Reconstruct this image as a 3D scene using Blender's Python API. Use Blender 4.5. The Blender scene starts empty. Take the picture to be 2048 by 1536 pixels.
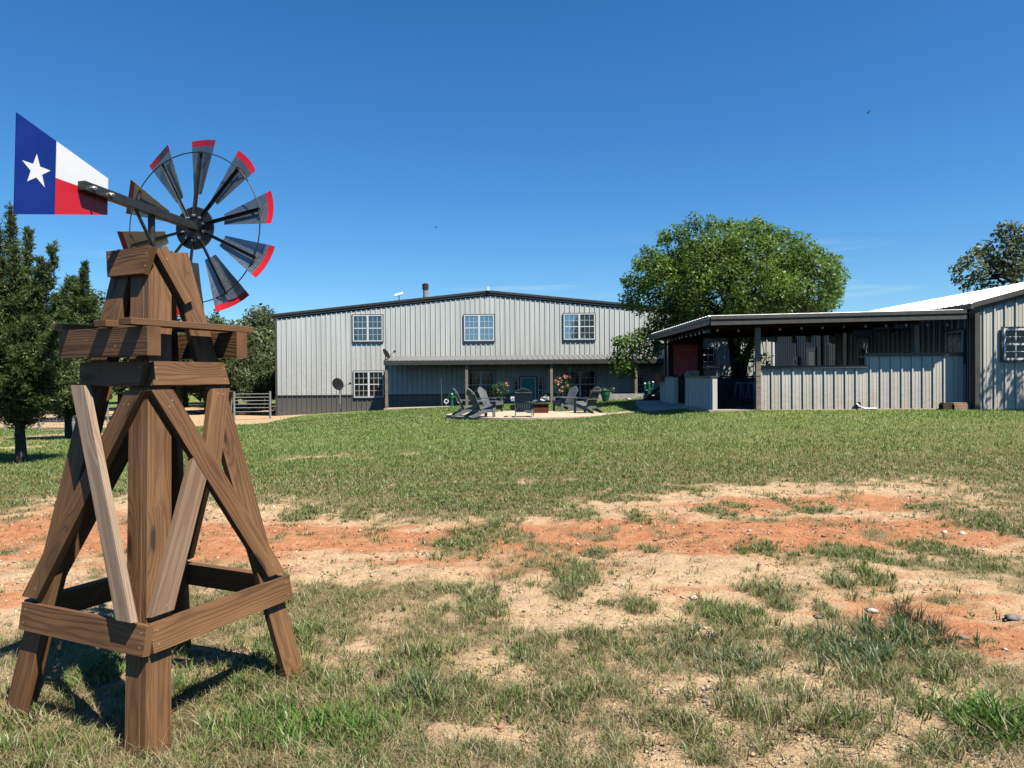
import bpy, math, random
import numpy as np
from mathutils import Vector, Matrix
random.seed(7); RNG = np.random.default_rng(7)
SC = bpy.context.scene
COL = SC.collection
PI = math.pi
def R(a): return math.radians(a)

# ------------------------------------------------------------------ camera
F = 1450.0
cam_d = bpy.data.cameras.new('camera'); cam = bpy.data.objects.new('camera', cam_d); COL.objects.link(cam)
cam_d.sensor_width = 36.0; cam_d.lens = 36.0 * F / 2048.0
cam_d.clip_start = 0.05; cam_d.clip_end = 6000
EYE = Vector((0, 0, 1.7))
CR = Matrix.Rotation(R(90 - 0.51), 3, 'X') @ Matrix.Rotation(R(-0.45), 3, 'Z')
cam.matrix_world = Matrix.Translation(EYE) @ CR.to_4x4()
SC.camera = cam
def at(px, py, Y):
    """photo pixel (2048x1536) -> world point at distance Y in front of the camera"""
    d = CR @ Vector(((px - 1024) / F, -(py - 768) / F, -1.0))
    return EYE + d * (Y / d.y)

# ------------------------------------------------------------------ noise
def _hash(ix, iy, seed):
    h = (ix.astype(np.int64) * 374761393 + iy.astype(np.int64) * 668265263 + seed * 974711) & 0x7fffffff
    h = ((h ^ (h >> 13)) * 1274126177) & 0x7fffffff
    h = h ^ (h >> 16)
    return (h & 0xffff) / 65535.0
def vnoise(x, y, seed=0):
    ix = np.floor(x); iy = np.floor(y); fx = x - ix; fy = y - iy
    fx = fx * fx * (3 - 2 * fx); fy = fy * fy * (3 - 2 * fy)
    a = _hash(ix, iy, seed); b = _hash(ix + 1, iy, seed); c = _hash(ix, iy + 1, seed); d = _hash(ix + 1, iy + 1, seed)
    return a + (b - a) * fx + (c - a) * fy + (a - b - c + d) * fx * fy
def fbm(x, y, seed=0, o=4):
    s = 0; a = .5; t = 0
    for k in range(o):
        s = s + a * vnoise(x, y, seed + k * 17); t += a; a *= .5
        x = x * 2.03 + 11.3; y = y * 2.03 + 5.7
    return s / t
def sstep(a, b, x):
    t = np.clip((x - a) / (b - a), 0, 1); return t * t * (3 - 2 * t)

# ------------------------------------------------------------------ terrain height
CTRL = np.array([
 (0,0,0),(-3,0,-.02),(3,0,0),(-1.75,3.4,-.05),(-1.3,4.3,-.04),(-2.6,3.75,-.05),(-2.1,4.7,-.04),(2,4,0.0),(5,5,0.0),(-6,6,-.04),
 (0,8,.06),(5,8,.08),(9,9,.12),(-5,9,.0),(0,12,.13),(6,12,.2),(-6,12,.0),(12,13,.3),(0,16,.2),(7,16,.42),(13,16,.55),(-8,16,-.02),(-14,16,-.05),
 (0,20,.24),(6,20.2,.66),(9,20.2,.68),(14,19,.66),(4,22,.48),(6,24,.66),(6,28,.72),(10,26,.7),(13,26,.7),(5,30,.6),
 (-2,24,.24),(1,24,.26),(3.2,26,.30),(3.5,29,.36),(0,29,.28),(-3,27,.2),(-2,31,.25),(2,33,.30),
 (-8,25,-.02),(-14,25,-.25),(-11.5,30,-.25),(-12,35,-.48),(-14.4,44,-.54),(-11,41.5,-.36),(-7.4,41.3,-.12),(-3.6,41.3,.06),(.75,41.3,.2),(4,41,.3),(6.5,41,.42),(9,40,.6),(12,44,.6),(-6,35,.05),(3,37,.3),
 (-25,35,-.6),(-22,20,-.1),(-40,40,-.7),(-30,60,-.6),(-15,60,-.6),(0,62,-.5),(20,62,.3),(30,40,.6),(30,20,.6),(20,30,.65),(25,8,.3),(-20,5,-.1),(0,-12,0),(15,-8,.1),(-15,-8,-.05)], float)
def _U(r2):
    return np.where(r2 > 1e-9, .5 * r2 * np.log(np.maximum(r2, 1e-9)), 0)
def _tps():
    P = CTRL[:, :2] / 10; n = len(P)
    d2 = ((P[:, None] - P[None]) ** 2).sum(-1)
    K = _U(d2) + np.eye(n) * .003
    Q = np.hstack([np.ones((n, 1)), P])
    A = np.zeros((n + 3, n + 3)); A[:n, :n] = K; A[:n, n:] = Q; A[n:, :n] = Q.T
    b = np.zeros(n + 3); b[:n] = CTRL[:, 2]
    return np.linalg.solve(A, b)
TW = _tps()
def H(x, y, micro=True):
    x = np.atleast_1d(np.asarray(x, float)); y = np.atleast_1d(np.asarray(y, float))
    out = np.empty(x.shape); P = CTRL[:, :2] / 10; n = len(P)
    fx = x.ravel() / 10; fy = y.ravel() / 10; o = out.ravel()
    for i in range(0, len(fx), 40000):
        a = fx[i:i + 40000]; b = fy[i:i + 40000]
        d2 = (a[:, None] - P[None, :, 0]) ** 2 + (b[:, None] - P[None, :, 1]) ** 2
        o[i:i + 40000] = _U(d2) @ TW[:n] + TW[n] + a * TW[n + 1] + b * TW[n + 2]
    out = o.reshape(x.shape)
    r = np.sqrt(x * x + (y - 25) ** 2)
    w = sstep(42, 75, r)
    out = out * (1 - w) + (-.5) * w
    if micro:
        m = 1 - sstep(9, 24, np.sqrt(x * x + y * y))
        out = out + m * ((fbm(x * 1.1, y * 1.1, 3) - .5) * .10 + (fbm(x * 5, y * 5, 9, 3) - .5) * .035)
        # shallow wheel ruts worn into the bare soil
        out = out + .03 * (fbm(x * .5, y * .5, 21) - .5) * (1 - sstep(24, 40, y))
    return out
def h1(x, y, micro=True): return float(H([x], [y], micro)[0])
def gpt(px, py):
    """where the ray through a photo pixel meets the ground"""
    d = CR @ Vector(((px - 1024) / F, -(py - 768) / F, -1.0)); d = d / d.y
    Ys = np.concatenate([np.linspace(1.5, 12, 400), np.linspace(12.05, 60, 500)])
    zz = EYE.z + d.z * Ys; hh = H(d.x * Ys, Ys, False)
    k = np.argmax(zz < hh) if (zz < hh).any() else len(Ys) - 1
    return d.x * Ys[k], Ys[k]

# ------------------------------------------------------------------ objects
WM = {}
def link(o, parent=None, M=None):
    M = M or Matrix.Identity(4)
    COL.objects.link(o); WM[o.name] = M
    if parent is not None:
        o.parent = parent; o.matrix_basis = WM[parent.name].inverted() @ M
    else:
        o.matrix_basis = M
    return o
def tag(o, label=None, cat=None, group=None, kind=None):
    if label: o['label'] = label
    if cat: o['category'] = cat
    if group: o['group'] = group
    if kind: o['kind'] = kind
    return o
def thing(name, label, cat, loc=(0, 0, 0), rz=0.0, group=None):
    o = bpy.data.objects.new(name, None); o.empty_display_size = .2
    link(o, None, Matrix.Translation(Vector(loc)) @ Matrix.Rotation(rz, 4, 'Z'))
    return tag(o, label, cat, group)
def copy_thing(src, M, label=None, group=None):
    def rec(s, par, M):
        c = s.copy(); COL.objects.link(c)
        if par is None:
            c.matrix_basis = M; WM[c.name] = M
        else:
            c.parent = par; WM[c.name] = WM[par.name] @ c.matrix_basis
        for ch in list(s.children): rec(ch, c, None)
        return c
    c = rec(src, None, M)
    if label: c['label'] = label
    if group: c['group'] = group
    return c

class MB:
    def __init__(s): s.v = []; s.f = []; s.m = []
    def add(s, vs, fs, mi=0):
        b = len(s.v); s.v += [tuple(v) for v in vs]; s.f += [tuple(b + i for i in f) for f in fs]; s.m += [mi] * len(fs); return s
    def box(s, a, b, mi=0, M=None):
        x0, y0, z0 = a; x1, y1, z1 = b
        vs = [Vector(p) for p in ((x0,y0,z0),(x1,y0,z0),(x1,y1,z0),(x0,y1,z0),(x0,y0,z1),(x1,y0,z1),(x1,y1,z1),(x0,y1,z1))]
        if M is not None: vs = [M @ v for v in vs]
        return s.add(vs, [(3,2,1,0),(4,5,6,7),(0,1,5,4),(1,2,6,5),(2,3,7,6),(3,0,4,7)], mi)
    def prism(s, pts, vec, mi=0):
        """flat polygon pts (3D) swept along vec"""
        pts = [Vector(p) for p in pts]; vec = Vector(vec); n = len(pts)
        nor = Vector((0, 0, 0))
        for i in range(n): nor += pts[i].cross(pts[(i + 1) % n])
        if nor.dot(vec) > 0: pts = pts[::-1]
        vs = pts + [p + vec for p in pts]
        fs = [tuple(range(n)), tuple(range(2 * n - 1, n - 1, -1))]
        for i in range(n):
            j = (i + 1) % n; fs.append((i, n + i, n + j, j))
        return s.add(vs, fs, mi)
    def tube(s, pts, rad, n=8, mi=0, caps=True):
        pts = [Vector(p) for p in pts]; m = len(pts)
        rad = rad if hasattr(rad, '__len__') else [rad] * m
        vs = []; up = Vector((0, 0, 1)); prev = None
        for i in range(m):
            t = (pts[min(i + 1, m - 1)] - pts[max(i - 1, 0)])
            t = t.normalized() if t.length > 1e-9 else Vector((0, 0, 1))
            if prev is None:
                a = t.cross(up) if abs(t.z) < .95 else t.cross(Vector((1, 0, 0)))
            else:
                a = prev - t * prev.dot(t)
                if a.length < 1e-6: a = t.cross(Vector((1, .3, 0)))
            a.normalize(); b = t.cross(a); prev = a
            for k in range(n):
                q = 2 * PI * k / n; vs.append(pts[i] + (a * math.cos(q) + b * math.sin(q)) * rad[i])
        fs = []
        for i in range(m - 1):
            for k in range(n):
                k2 = (k + 1) % n; fs.append((i*n+k, i*n+k2, (i+1)*n+k2, (i+1)*n+k))
        if caps:
            fs.append(tuple(range(n - 1, -1, -1))); fs.append(tuple((m - 1) * n + k for k in range(n)))
        return s.add(vs, fs, mi)
    def lathe(s, prof, c=(0, 0, 0), n=16, mi=0):
        c = Vector(c); vs = []; fs = []; m = len(prof)
        for r, z in prof:
            for k in range(n):
                q = 2 * PI * k / n; vs.append(c + Vector((r * math.cos(q), r * math.sin(q), z)))
        for i in range(m - 1):
            for k in range(n):
                k2 = (k + 1) % n; fs.append((i*n+k, i*n+k2, (i+1)*n+k2, (i+1)*n+k))
        fs.append(tuple(range(n - 1, -1, -1))); fs.append(tuple((m - 1) * n + k for k in range(n)))
        return s.add(vs, fs, mi)
    def ball(s, c, r, n=8, mi=0):
        c = Vector(c); prof = [(max(1e-4, math.sin(PI * i / 6)) * (r if not hasattr(r, '__len__') else r[0]), -math.cos(PI * i / 6) * (r if not hasattr(r, '__len__') else r[1])) for i in range(7)]
        return s.lathe(prof, c, n, mi)
    def torus(s, c, A, B, R_, r, n=40, m=6, mi=0):
        c = Vector(c); A = Vector(A); B = Vector(B)
        pts = [c + (A * math.cos(2 * PI * i / n) + B * math.sin(2 * PI * i / n)) * R_ for i in range(n + 1)]
        return s.tube(pts, r, m, mi, caps=False)
    def build(s, name, mats, parent=None, smooth=False, M=None, bevel=0.0):
        """vertices are world coordinates unless M (the object's world matrix) is given: then they are local to it"""
        me = bpy.data.meshes.new(name); me.from_pydata(s.v, [], s.f)
        for m in (mats if isinstance(mats, (list, tuple)) else [mats]): me.materials.append(m)
        if len(set(s.m)) > 1: me.polygons.foreach_set('material_index', s.m)
        if smooth: me.polygons.foreach_set('use_smooth', [True] * len(s.f))
        me.update()
        o = bpy.data.objects.new(name, me)
        if M is None:
            M = Matrix.Identity(4)
            if parent is not None: M = WM[parent.name].copy()
            if parent is not None and M != Matrix.Identity(4): me.transform(M.inverted())
        link(o, parent, M)
        if bevel:
            b = o.modifiers.new('bevel', 'BEVEL'); b.width = bevel; b.segments = 2; b.limit_method = 'ANGLE'; b.angle_limit = R(40)
        return o
def base_mesh(o, M):
    """re-root a top-level mesh at matrix M (origin at its base)"""
    o.data.transform(M.inverted()); o.matrix_basis = M; WM[o.name] = M; return o
def solo(mb, name, mats, loc, label, cat, group=None, **k):
    o = mb.build(name, mats, None, **k)
    base_mesh(o, Matrix.Translation(Vector(loc)))
    return tag(o, label, cat, group)

def npmesh(name, verts, faces_flat, loops_per, mats, parent=None, attrs=None, smooth=False, M=None):
    """big mesh from numpy arrays. faces_flat: flat vertex indices, loops_per: face sizes"""
    me = bpy.data.meshes.new(name)
    nv = len(verts); nf = len(loops_per)
    me.vertices.add(nv); me.vertices.foreach_set('co', np.asarray(verts, np.float32).ravel())
    me.loops.add(len(faces_flat)); me.loops.foreach_set('vertex_index', np.asarray(faces_flat, np.int32))
    me.polygons.add(nf); st = np.zeros(nf, np.int32); st[1:] = np.cumsum(loops_per)[:-1]
    me.polygons.foreach_set('loop_start', st)
    try: me.polygons.foreach_set('loop_total', np.asarray(loops_per, np.int32))
    except Exception: pass
    if smooth: me.polygons.foreach_set('use_smooth', np.ones(nf, bool))
    for an, (dom, typ, arr) in (attrs or {}).items():
        at_ = me.attributes.new(an, typ, dom)
        at_.data.foreach_set('color' if typ.endswith('COLOR') else 'value', np.asarray(arr, np.float32).ravel())
    me.update(calc_edges=True); me.validate()
    for m in (mats if isinstance(mats, (list, tuple)) else [mats]): me.materials.append(m)
    o = bpy.data.objects.new(name, me)
    if M is None: M = WM[parent.name].copy() if parent is not None else Matrix.Identity(4)
    if M != Matrix.Identity(4): me.transform(M.inverted())
    return link(o, parent, M)

# ------------------------------------------------------------------ materials
ALB = .69     # common reflectance scale of paints, wood, soil and leaves
class NT:
    def __init__(s, name):
        s.mat = bpy.data.materials.new(name); s.mat.use_nodes = True
        s.t = s.mat.node_tree; s.t.nodes.clear(); s.out = s.t.nodes.new('ShaderNodeOutputMaterial')
    def n(s, typ, **kw):
        nd = s.t.nodes.new('ShaderNode' + typ)
        for k, v in kw.items():
            if k.startswith('i_'):
                key = k[2:]; key = int(key) if key.isdigit() else key.replace('_', ' ')
                s.put(nd.inputs[key], v)
            else: setattr(nd, k, v)
        return nd
    def put(s, inp, v):
        if hasattr(v, 'is_output'): s.t.links.new(v, inp)
        else:
            if hasattr(inp.default_value, '__len__') and hasattr(v, '__len__') and len(v) == 3 and len(inp.default_value) == 4: v = (*v, 1)
            inp.default_value = v
    def mix(s, f, a, b, mode='MIX'):
        nd = s.t.nodes.new('ShaderNodeMix'); nd.data_type = 'RGBA'; nd.blend_type = mode
        s.put(nd.inputs[0], f); s.put(nd.inputs[6], a); s.put(nd.inputs[7], b); return nd.outputs[2]
    def math(s, op, a, b=0.0, c=None):
        nd = s.t.nodes.new('ShaderNodeMath'); nd.operation = op; s.put(nd.inputs[0], a); s.put(nd.inputs[1], b)
        if c is not None: s.put(nd.inputs[2], c)
        return nd.outputs[0]
    def ramp(s, f, stops, interp='LINEAR'):
        nd = s.t.nodes.new('ShaderNodeValToRGB'); cr = nd.color_ramp; cr.interpolation = interp
        while len(cr.elements) < len(stops): cr.elements.new(.5)
        for e, (p, c) in zip(cr.elements, stops):
            e.position = p; e.color = (*c, 1) if len(c) == 3 else c
        s.put(nd.inputs[0], f); return nd.outputs[0]
    def maprange(s, f, a, b, c=0., d=1., smooth=True):
        nd = s.t.nodes.new('ShaderNodeMapRange'); nd.interpolation_type = 'SMOOTHSTEP' if smooth else 'LINEAR'
        s.put(nd.inputs[0], f); s.put(nd.inputs[1], a); s.put(nd.inputs[2], b); s.put(nd.inputs[3], c); s.put(nd.inputs[4], d); return nd.outputs[0]
    def noise(s, vec, scale, detail=4, rough=.55, dist=0.):
        nd = s.n('TexNoise'); s.put(nd.inputs['Vector'], vec); s.put(nd.inputs['Scale'], scale); s.put(nd.inputs['Detail'], detail)
        s.put(nd.inputs['Roughness'], rough); s.put(nd.inputs['Distortion'], dist); return nd.outputs[0]
    def pos(s, kind='Object'): return s.n('TexCoord').outputs[kind] if kind != 'World' else s.n('NewGeometry').outputs['Position']
    def mapv(s, vec, scale=(1, 1, 1), loc=(0, 0, 0)):
        nd = s.n('Mapping'); s.put(nd.inputs['Vector'], vec); s.put(nd.inputs['Scale'], scale); s.put(nd.inputs['Location'], loc); return nd.outputs[0]
    def attr(s, name): return s.n('Attribute', attribute_name=name)
    def bsdf(s, col, rough=.6, metal=0., spec=.5, normal=None):
        b = s.n('BsdfPrincipled'); s.put(b.inputs['Base Color'], s.mix(1., col, (ALB,) * 3, 'MULTIPLY') if metal < .5 else col); s.put(b.inputs['Roughness'], rough); s.put(b.inputs['Metallic'], metal)
        s.put(b.inputs['Specular IOR Level'], spec)
        if normal is not None: s.put(b.inputs['Normal'], normal)
        return b.outputs[0]
    def bump(s, h, strength=.3, dist=.02):
        nd = s.n('Bump'); s.put(nd.inputs['Height'], h); nd.inputs['Strength'].default_value = strength; nd.inputs['Distance'].default_value = dist; return nd.outputs[0]
    def done(s, sh): s.t.links.new(sh, s.out.inputs[0]); return s.mat

def simple(name, c, rough=.6, metal=0., spec=.5, var=.15, scale=6., dirt=None, bump=0.):
    m = NT(name); P = m.pos('World')
    n1 = m.noise(P, scale, 5, .6); n2 = m.noise(P, scale * .17, 3)
    lo = tuple(x * (1 - var) for x in c); hi = tuple(min(1, x * (1 + var)) for x in c)
    col = m.mix(m.maprange(n1, .3, .7), lo, hi)
    if dirt: col = m.mix(m.maprange(n2, .5, .75, 0, .5), col, dirt)
    r = m.maprange(n1, .2, .8, max(0, rough - .08), min(1, rough + .1))
    nor = m.bump(m.noise(P, scale * 5, 3), bump, .01) if bump else None
    return m.done(m.bsdf(col, r, metal, spec, nor))

def panel_metal(name, c, dirty=.35, dustcol=(.42, .30, .19)):
    """painted ribbed steel sheet: faint streaks down the sheet, dust splashed on the lowest part"""
    m = NT(name); P = m.pos('World')
    st = m.noise(m.mapv(P, (3, 3, .15)), 1.6, 4); fine = m.noise(P, 20, 3)
    col = m.mix(m.maprange(st, .35, .7), tuple(x * .9 for x in c), tuple(x * 1.06 for x in c))
    col = m.mix(m.maprange(fine, .45, .8, 0, .12), col, (.3, .27, .22))
    seam = m.attr('low').outputs['Fac']
    d = m.math('MULTIPLY', m.maprange(seam, 0., 1., 0, 1), m.maprange(m.noise(m.mapv(P, (2, 2, 5)), 2.5, 4), .3, .7, .3, 1))
    col = m.mix(m.math('MULTIPLY', d, dirty), col, dustcol)
    return m.done(m.bsdf(col, m.maprange(st, .3, .7, .38, .5), 0., .4))

def wood(name, c_dark, c_mid, c_light, rings=46., grey=0.):
    m = NT(name); P = m.pos('Object'); rnd = m.n('ObjectInfo').outputs['Random']
    off = m.n('CombineXYZ'); m.put(off.inputs[0], m.math('MULTIPLY', rnd, 37.)); m.put(off.inputs[1], m.math('MULTIPLY_ADD', rnd, .16, -.08)); m.put(off.inputs[2], m.math('MULTIPLY_ADD', rnd, -.05, -.04))
    va = m.n('VectorMath', operation='ADD'); m.put(va.inputs[0], P); m.put(va.inputs[1], off.outputs[0]); V = va.outputs[0]
    # knots: stretched voronoi cells, only some of them used
    kv = m.mapv(V, (2.1, 9., 9.)); vo = m.n('TexVoronoi', voronoi_dimensions='3D'); m.put(vo.inputs['Vector'], kv); vo.inputs['Scale'].default_value = 1.; vo.inputs['Randomness'].default_value = .9
    sel = m.n('SeparateColor'); m.put(sel.inputs[0], vo.outputs['Color'])
    on = m.maprange(sel.outputs[0], .50, .54)
    kd = vo.outputs['Distance']
    knot = m.math('MULTIPLY', m.maprange(kd, .10, .20, 1, 0), on)
    halo = m.math('MULTIPLY', m.maprange(kd, .12, .62, 1, 0), on)
    warp = m.noise(m.mapv(V, (.75, 5, 5)), 1.4, 3, .5)
    sy = m.n('SeparateXYZ'); m.put(sy.inputs[0], V)
    q = m.math('ADD', m.math('POWER', sy.outputs[1], 2.), m.math('POWER', m.math('MULTIPLY', sy.outputs[2], 1.6), 2.))
    rad = m.math('SQRT', q)
    rad = m.math('ADD', rad, m.math('MULTIPLY', warp, .06)); rad = m.math('ADD', rad, m.math('MULTIPLY', halo, .035))
    ph = m.math('MULTIPLY', rad, rings * 6.28)
    sw = m.math('MULTIPLY_ADD', m.math('SINE', ph), .5, .5)
    late = m.math('POWER', sw, 2.6)
    fib = m.noise(m.mapv(V, (6, 160, 160)), 1.0, 3, .7)
    fib2 = m.noise(m.mapv(V, (2, 40, 40)), 1.0, 4, .7)
    tone = m.noise(m.mapv(V, (.7, 4, 4)), 1.2, 3)
    base = m.mix(m.maprange(tone, .3, .72), c_mid, c_light)
    col = m.mix(m.math('MULTIPLY', late, m.maprange(tone, .3, .75, .75, .35)), base, c_dark)
    col = m.mix(m.maprange(fib, .35, .75, 0, .38), col, c_dark)
    col = m.mix(m.maprange(fib2, .5, .8, 0, .35), col, tuple(x * .55 for x in c_dark))
    col = m.mix(m.math('MULTIPLY', halo, .35), col, c_dark)
    col = m.mix(m.math('MULTIPLY', knot, .9), col, tuple(x * .32 for x in c_dark))
    # drying checks
    ck = m.noise(m.mapv(V, (1.1, 70, 70)), 1., 2); chk = m.math('MULTIPLY', m.maprange(ck, .68, .72), m.maprange(m.noise(V, 3., 2), .5, .6))
    col = m.mix(m.math('MULTIPLY', chk, .8), col, tuple(x * .18 for x in c_dark))
    col = m.mix(m.maprange(rnd, 0, 1, 0, .22, False), col, tuple(x * .8 for x in c_mid))
    if grey: col = m.mix(m.maprange(m.noise(V, 2.2, 4), .4, .7, 0, grey), col, (.30, .25, .19))
    h = m.math('ADD', m.math('MULTIPLY', fib, .5), m.math('MULTIPLY', late, -.4)); h = m.math('ADD', h, m.math('MULTIPLY', chk, -1.5)); h = m.math('ADD', h, m.math('MULTIPLY', knot, -.5))
    return m.done(m.bsdf(col, .62, 0, .3, m.bump(h, .5, .003)))

def leafmat(name, dark, light, trans=.35, rough=.5):
    m = NT(name); t = m.attr('tint').outputs['Fac']
    col = m.mix(t, dark, light)
    d = m.bsdf(col, rough, 0, .35)
    tr = m.n('BsdfTranslucent'); m.put(tr.inputs[0], m.mix(.5, col, tuple(min(1, x * 1.6 * ALB) for x in light)))
    mx = m.n('MixShader'); mx.inputs[0].default_value = trans; m.put(mx.inputs[1], d); m.put(mx.inputs[2], tr.outputs[0])
    return m.done(mx.outputs[0])

def barkmat(name, c):
    m = NT(name); P = m.pos('World')
    n = m.noise(m.mapv(P, (9, 9, 2.2)), 2., 5, .65)
    col = m.mix(m.maprange(n, .35, .65), tuple(x * .45 for x in c), c)
    return m.done(m.bsdf(col, .9, 0, .1, m.bump(n, .8, .03)))

def glassmat(name, base, refl, warp=.02, tint=(.8, .9, 1.0)):
    """window pane: dark room behind, a share of mirror reflection, slightly wavy"""
    m = NT(name); P = m.pos('World')
    b = m.bsdf(base, .12, 0, .2)
    g = m.n('BsdfGlossy'); m.put(g.inputs['Color'], tint); g.inputs['Roughness'].default_value = .03
    nb = m.bump(m.noise(P, 1.6, 2), warp, .2); m.put(g.inputs['Normal'], nb)
    mx = m.n('MixShader'); mx.inputs[0].default_value = refl; m.put(mx.inputs[1], b); m.put(mx.inputs[2], g.outputs[0])
    return m.done(mx.outputs[0])

WOOD = wood('treated_pine', (.064, .028, .0105), (.172, .082, .032), (.290, .150, .064), 74.)
WOODM = wood('drier_pine', (.12, .062, .034), (.24, .145, .085), (.34, .22, .135), 56., .15)
WOODL = wood('weathered_pine', (.17, .105, .062), (.33, .225, .145), (.46, .335, .23), 52., .3)
POSTW = wood('post_pine', (.16, .12, .08), (.30, .24, .17), (.40, .33, .25), 40., .3)
M_WALL = panel_metal('light_stone_steel', (.72, .735, .675))
M_WAIN = panel_metal('charcoal_steel', (.135, .128, .112), .25)
M_PAV = panel_metal('ash_steel', (.70, .67, .56), .5)
M_TRIM = simple('dark_trim', (.055, .053, .047), .5, 0, .4, .1)
M_TRIM2 = simple('bronze_trim', (.085, .08, .068), .5, 0, .4, .1)
M_WROOF = simple('white_roof_steel', (.82, .82, .80), .4, 0, .4, .04)
M_PROOF = simple('grey_roof_steel', (.20, .20, .19), .45, 0, .4, .1)
M_VINYL = simple('white_vinyl', (.80, .80, .78), .45, 0, .4, .03)
M_GLASSD = glassmat('dark_pane', (.008, .011, .010), .015)
M_GLASSS = glassmat('sky_pane', (.045, .075, .085), .33, .03)
M_BLIND = simple('curtain_behind_pane', (.25, .33, .33), .7, 0, .3, .1)
M_DOOR = simple('turquoise_door', (.006, .30, .33), .45, 0, .4, .05)
M_CONC = simple('pale_concrete', (.52, .415, .29), .9, 0, .2, .12, 3., (.45, .33, .22), .3)
M_CONCG = simple('grey_concrete', (.42, .39, .34), .9, 0, .2, .14, 3., None, .3)
M_CHAIR = simple('grey_poly_lumber', (.15, .165, .165), .5, 0, .4, .10, 14.)
M_GALV = None
M_BLACK = simple('black_enamel', (.012, .012, .013), .42, 0, .5, .1)
M_IRON = simple('dark_angle_iron', (.028, .032, .031), .45, .2, .5, .25, 20.)
M_STEEL = simple('galvanised_pipe', (.33, .33, .31), .55, .3, .5, .15, 14.)
M_ZINC = simple('zinc_bolt', (.62, .60, .55), .3, .9, .5, .05)
M_SCREW = simple('coated_screw', (.40, .27, .17), .45, .3, .5, .1)
M_RUST = simple('rust', (.17, .05, .022), .8, 0, .2, .35, 18., (.08, .03, .018))
M_RED = simple('red_paint', (.62, .012, .02), .38, 0, .5, .06)
M_WHITE = simple('white_paint', (.82, .82, .80), .4, 0, .5, .03)
M_BLUE = simple('navy_paint', (.006, .022, .20), .32, 0, .5, .06)
M_GREENP = simple('green_enamel', (.012, .13, .07), .4, 0, .5, .15)
M_BULB = simple('frosted_bulb', (1., 1., .96), .25, 0, .8, .0)
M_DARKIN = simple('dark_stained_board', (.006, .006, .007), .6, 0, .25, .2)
M_REDP = simple('red_vinyl', (.55, .012, .04), .4, 0, .5, .1)
M_TERRA = simple('terracotta', (.40, .12, .055), .85, 0, .2, .15)
M_BLUESTL = simple('teal_stool_paint', (.08, .22, .30), .4, .1, .5, .08)
M_RAFTER = simple('rafter_red_iron', (.11, .03, .016), .7, 0, .2, .2)
M_ROCK = simple('sandstone', (.50, .42, .32), .9, 0, .2, .25, 7., (.3, .2, .13), .5)
M_LOG = simple('old_log', (.09, .06, .04), .9, 0, .1, .3, 9.)
M_BRICK = simple('tan_brick', (.40, .25, .17), .9, 0, .2, .15)
M_PETALP = simple('coral_petals', (.80, .22, .16), .6, 0, .2, .2)
M_PETALW = simple('white_petals', (.80, .80, .74), .6, 0, .2, .05)
def galv():
    m = NT('galvanised_sheet'); P = m.pos('Object')
    v = m.n('TexVoronoi'); m.put(v.inputs['Vector'], P); v.inputs['Scale'].default_value = 130.
    s = m.n('SeparateColor'); m.put(s.inputs[0], v.outputs['Color'])
    c = m.mix(s.outputs[0], (.22, .235, .23), (.28, .29, .285)); c = m.mix(m.maprange(m.noise(P, 9, 3), .4, .7, 0, .4), c, (.19, .20, .195))
    return m.done(m.bsdf(c, m.maprange(s.outputs[1], 0, 1, .28, .42), .85, .5))
M_GALV = galv()
SKY_STRENGTH = 0.053; SKY_SAT = 1.16; SKY_HUE = 0.501; EXPOSURE = 1.16; SUN = 5.0; DB = 0; SKY_TINT = (.80, 1.04, 1.22, 1)
# ------------------------------------------------------------------ ground cover maps (world space)
def blobs(lst):
    out = []
    for px, py, rx, ry, w in lst:
        cx, cy = gpt(px, py)
        ax, _ = gpt(px + rx, py); y1 = gpt(px, py - ry)[1]; y0 = gpt(px, py + ry)[1]
        out.append((cx, cy, max(.05, ax - cx), max(.05, (y1 - y0) / 2), w))
    return out
BARE = blobs([(650,1080,330,52,1.2),(480,1075,200,60,1.1),(300,1070,260,80,1.0),(60,1060,180,75,1.0),(60,1160,190,70,1.0),(150,1000,240,22,.2),
 (640,1140,260,26,.9),(780,1125,200,22,.7),(1500,1010,380,36,.85),(1700,985,380,26,.75),(1300,1075,380,58,.9),(1650,1058,450,42,1.05),(1200,1075,230,30,.6),
 (1250,1170,260,55,.75),(1900,1060,220,36,.8),(1600,1180,380,55,.85),(1950,1250,240,70,1.1),(1565,1268,100,36,1.2),(1850,1200,260,46,.95),(1400,1250,150,40,.5),
 (1450,1400,320,50,.8),(1780,1490,280,56,1.15),(1350,1500,260,50,.85),(940,1480,100,34,.9),(560,1525,110,26,.9),(1600,1380,180,40,.8),(1120,1500,200,40,.65),(1850,1400,160,40,.7),
 (1150,1215,210,30,.55),(850,890,220,10,.35),(700,913,170,9,.65),(560,915,80,10,.5),(1160,916,110,8,.6),(870,905,120,10,.4),(1050,960,130,12,.45),(700,985,180,14,.2),(900,990,140,14,.2),
 (700,856,120,5,.45),(1010,878,110,6,.4),(1230,868,120,5,.4),(1480,905,130,7,.4),(1760,880,150,6,.35),(1900,925,120,8,.4),(620,885,110,6,.4),(1380,880,60,5,.4),(930,935,120,8,.35),(120,872,170,16,1.0),(40,895,80,8,.6),(1000,1345,170,36,.3),(700,1290,110,26,.45),(1150,1260,140,30,.45),(1050,1060,130,30,.5),(1330,960,260,12,.3),(1800,960,180,10,.4),])
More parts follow.
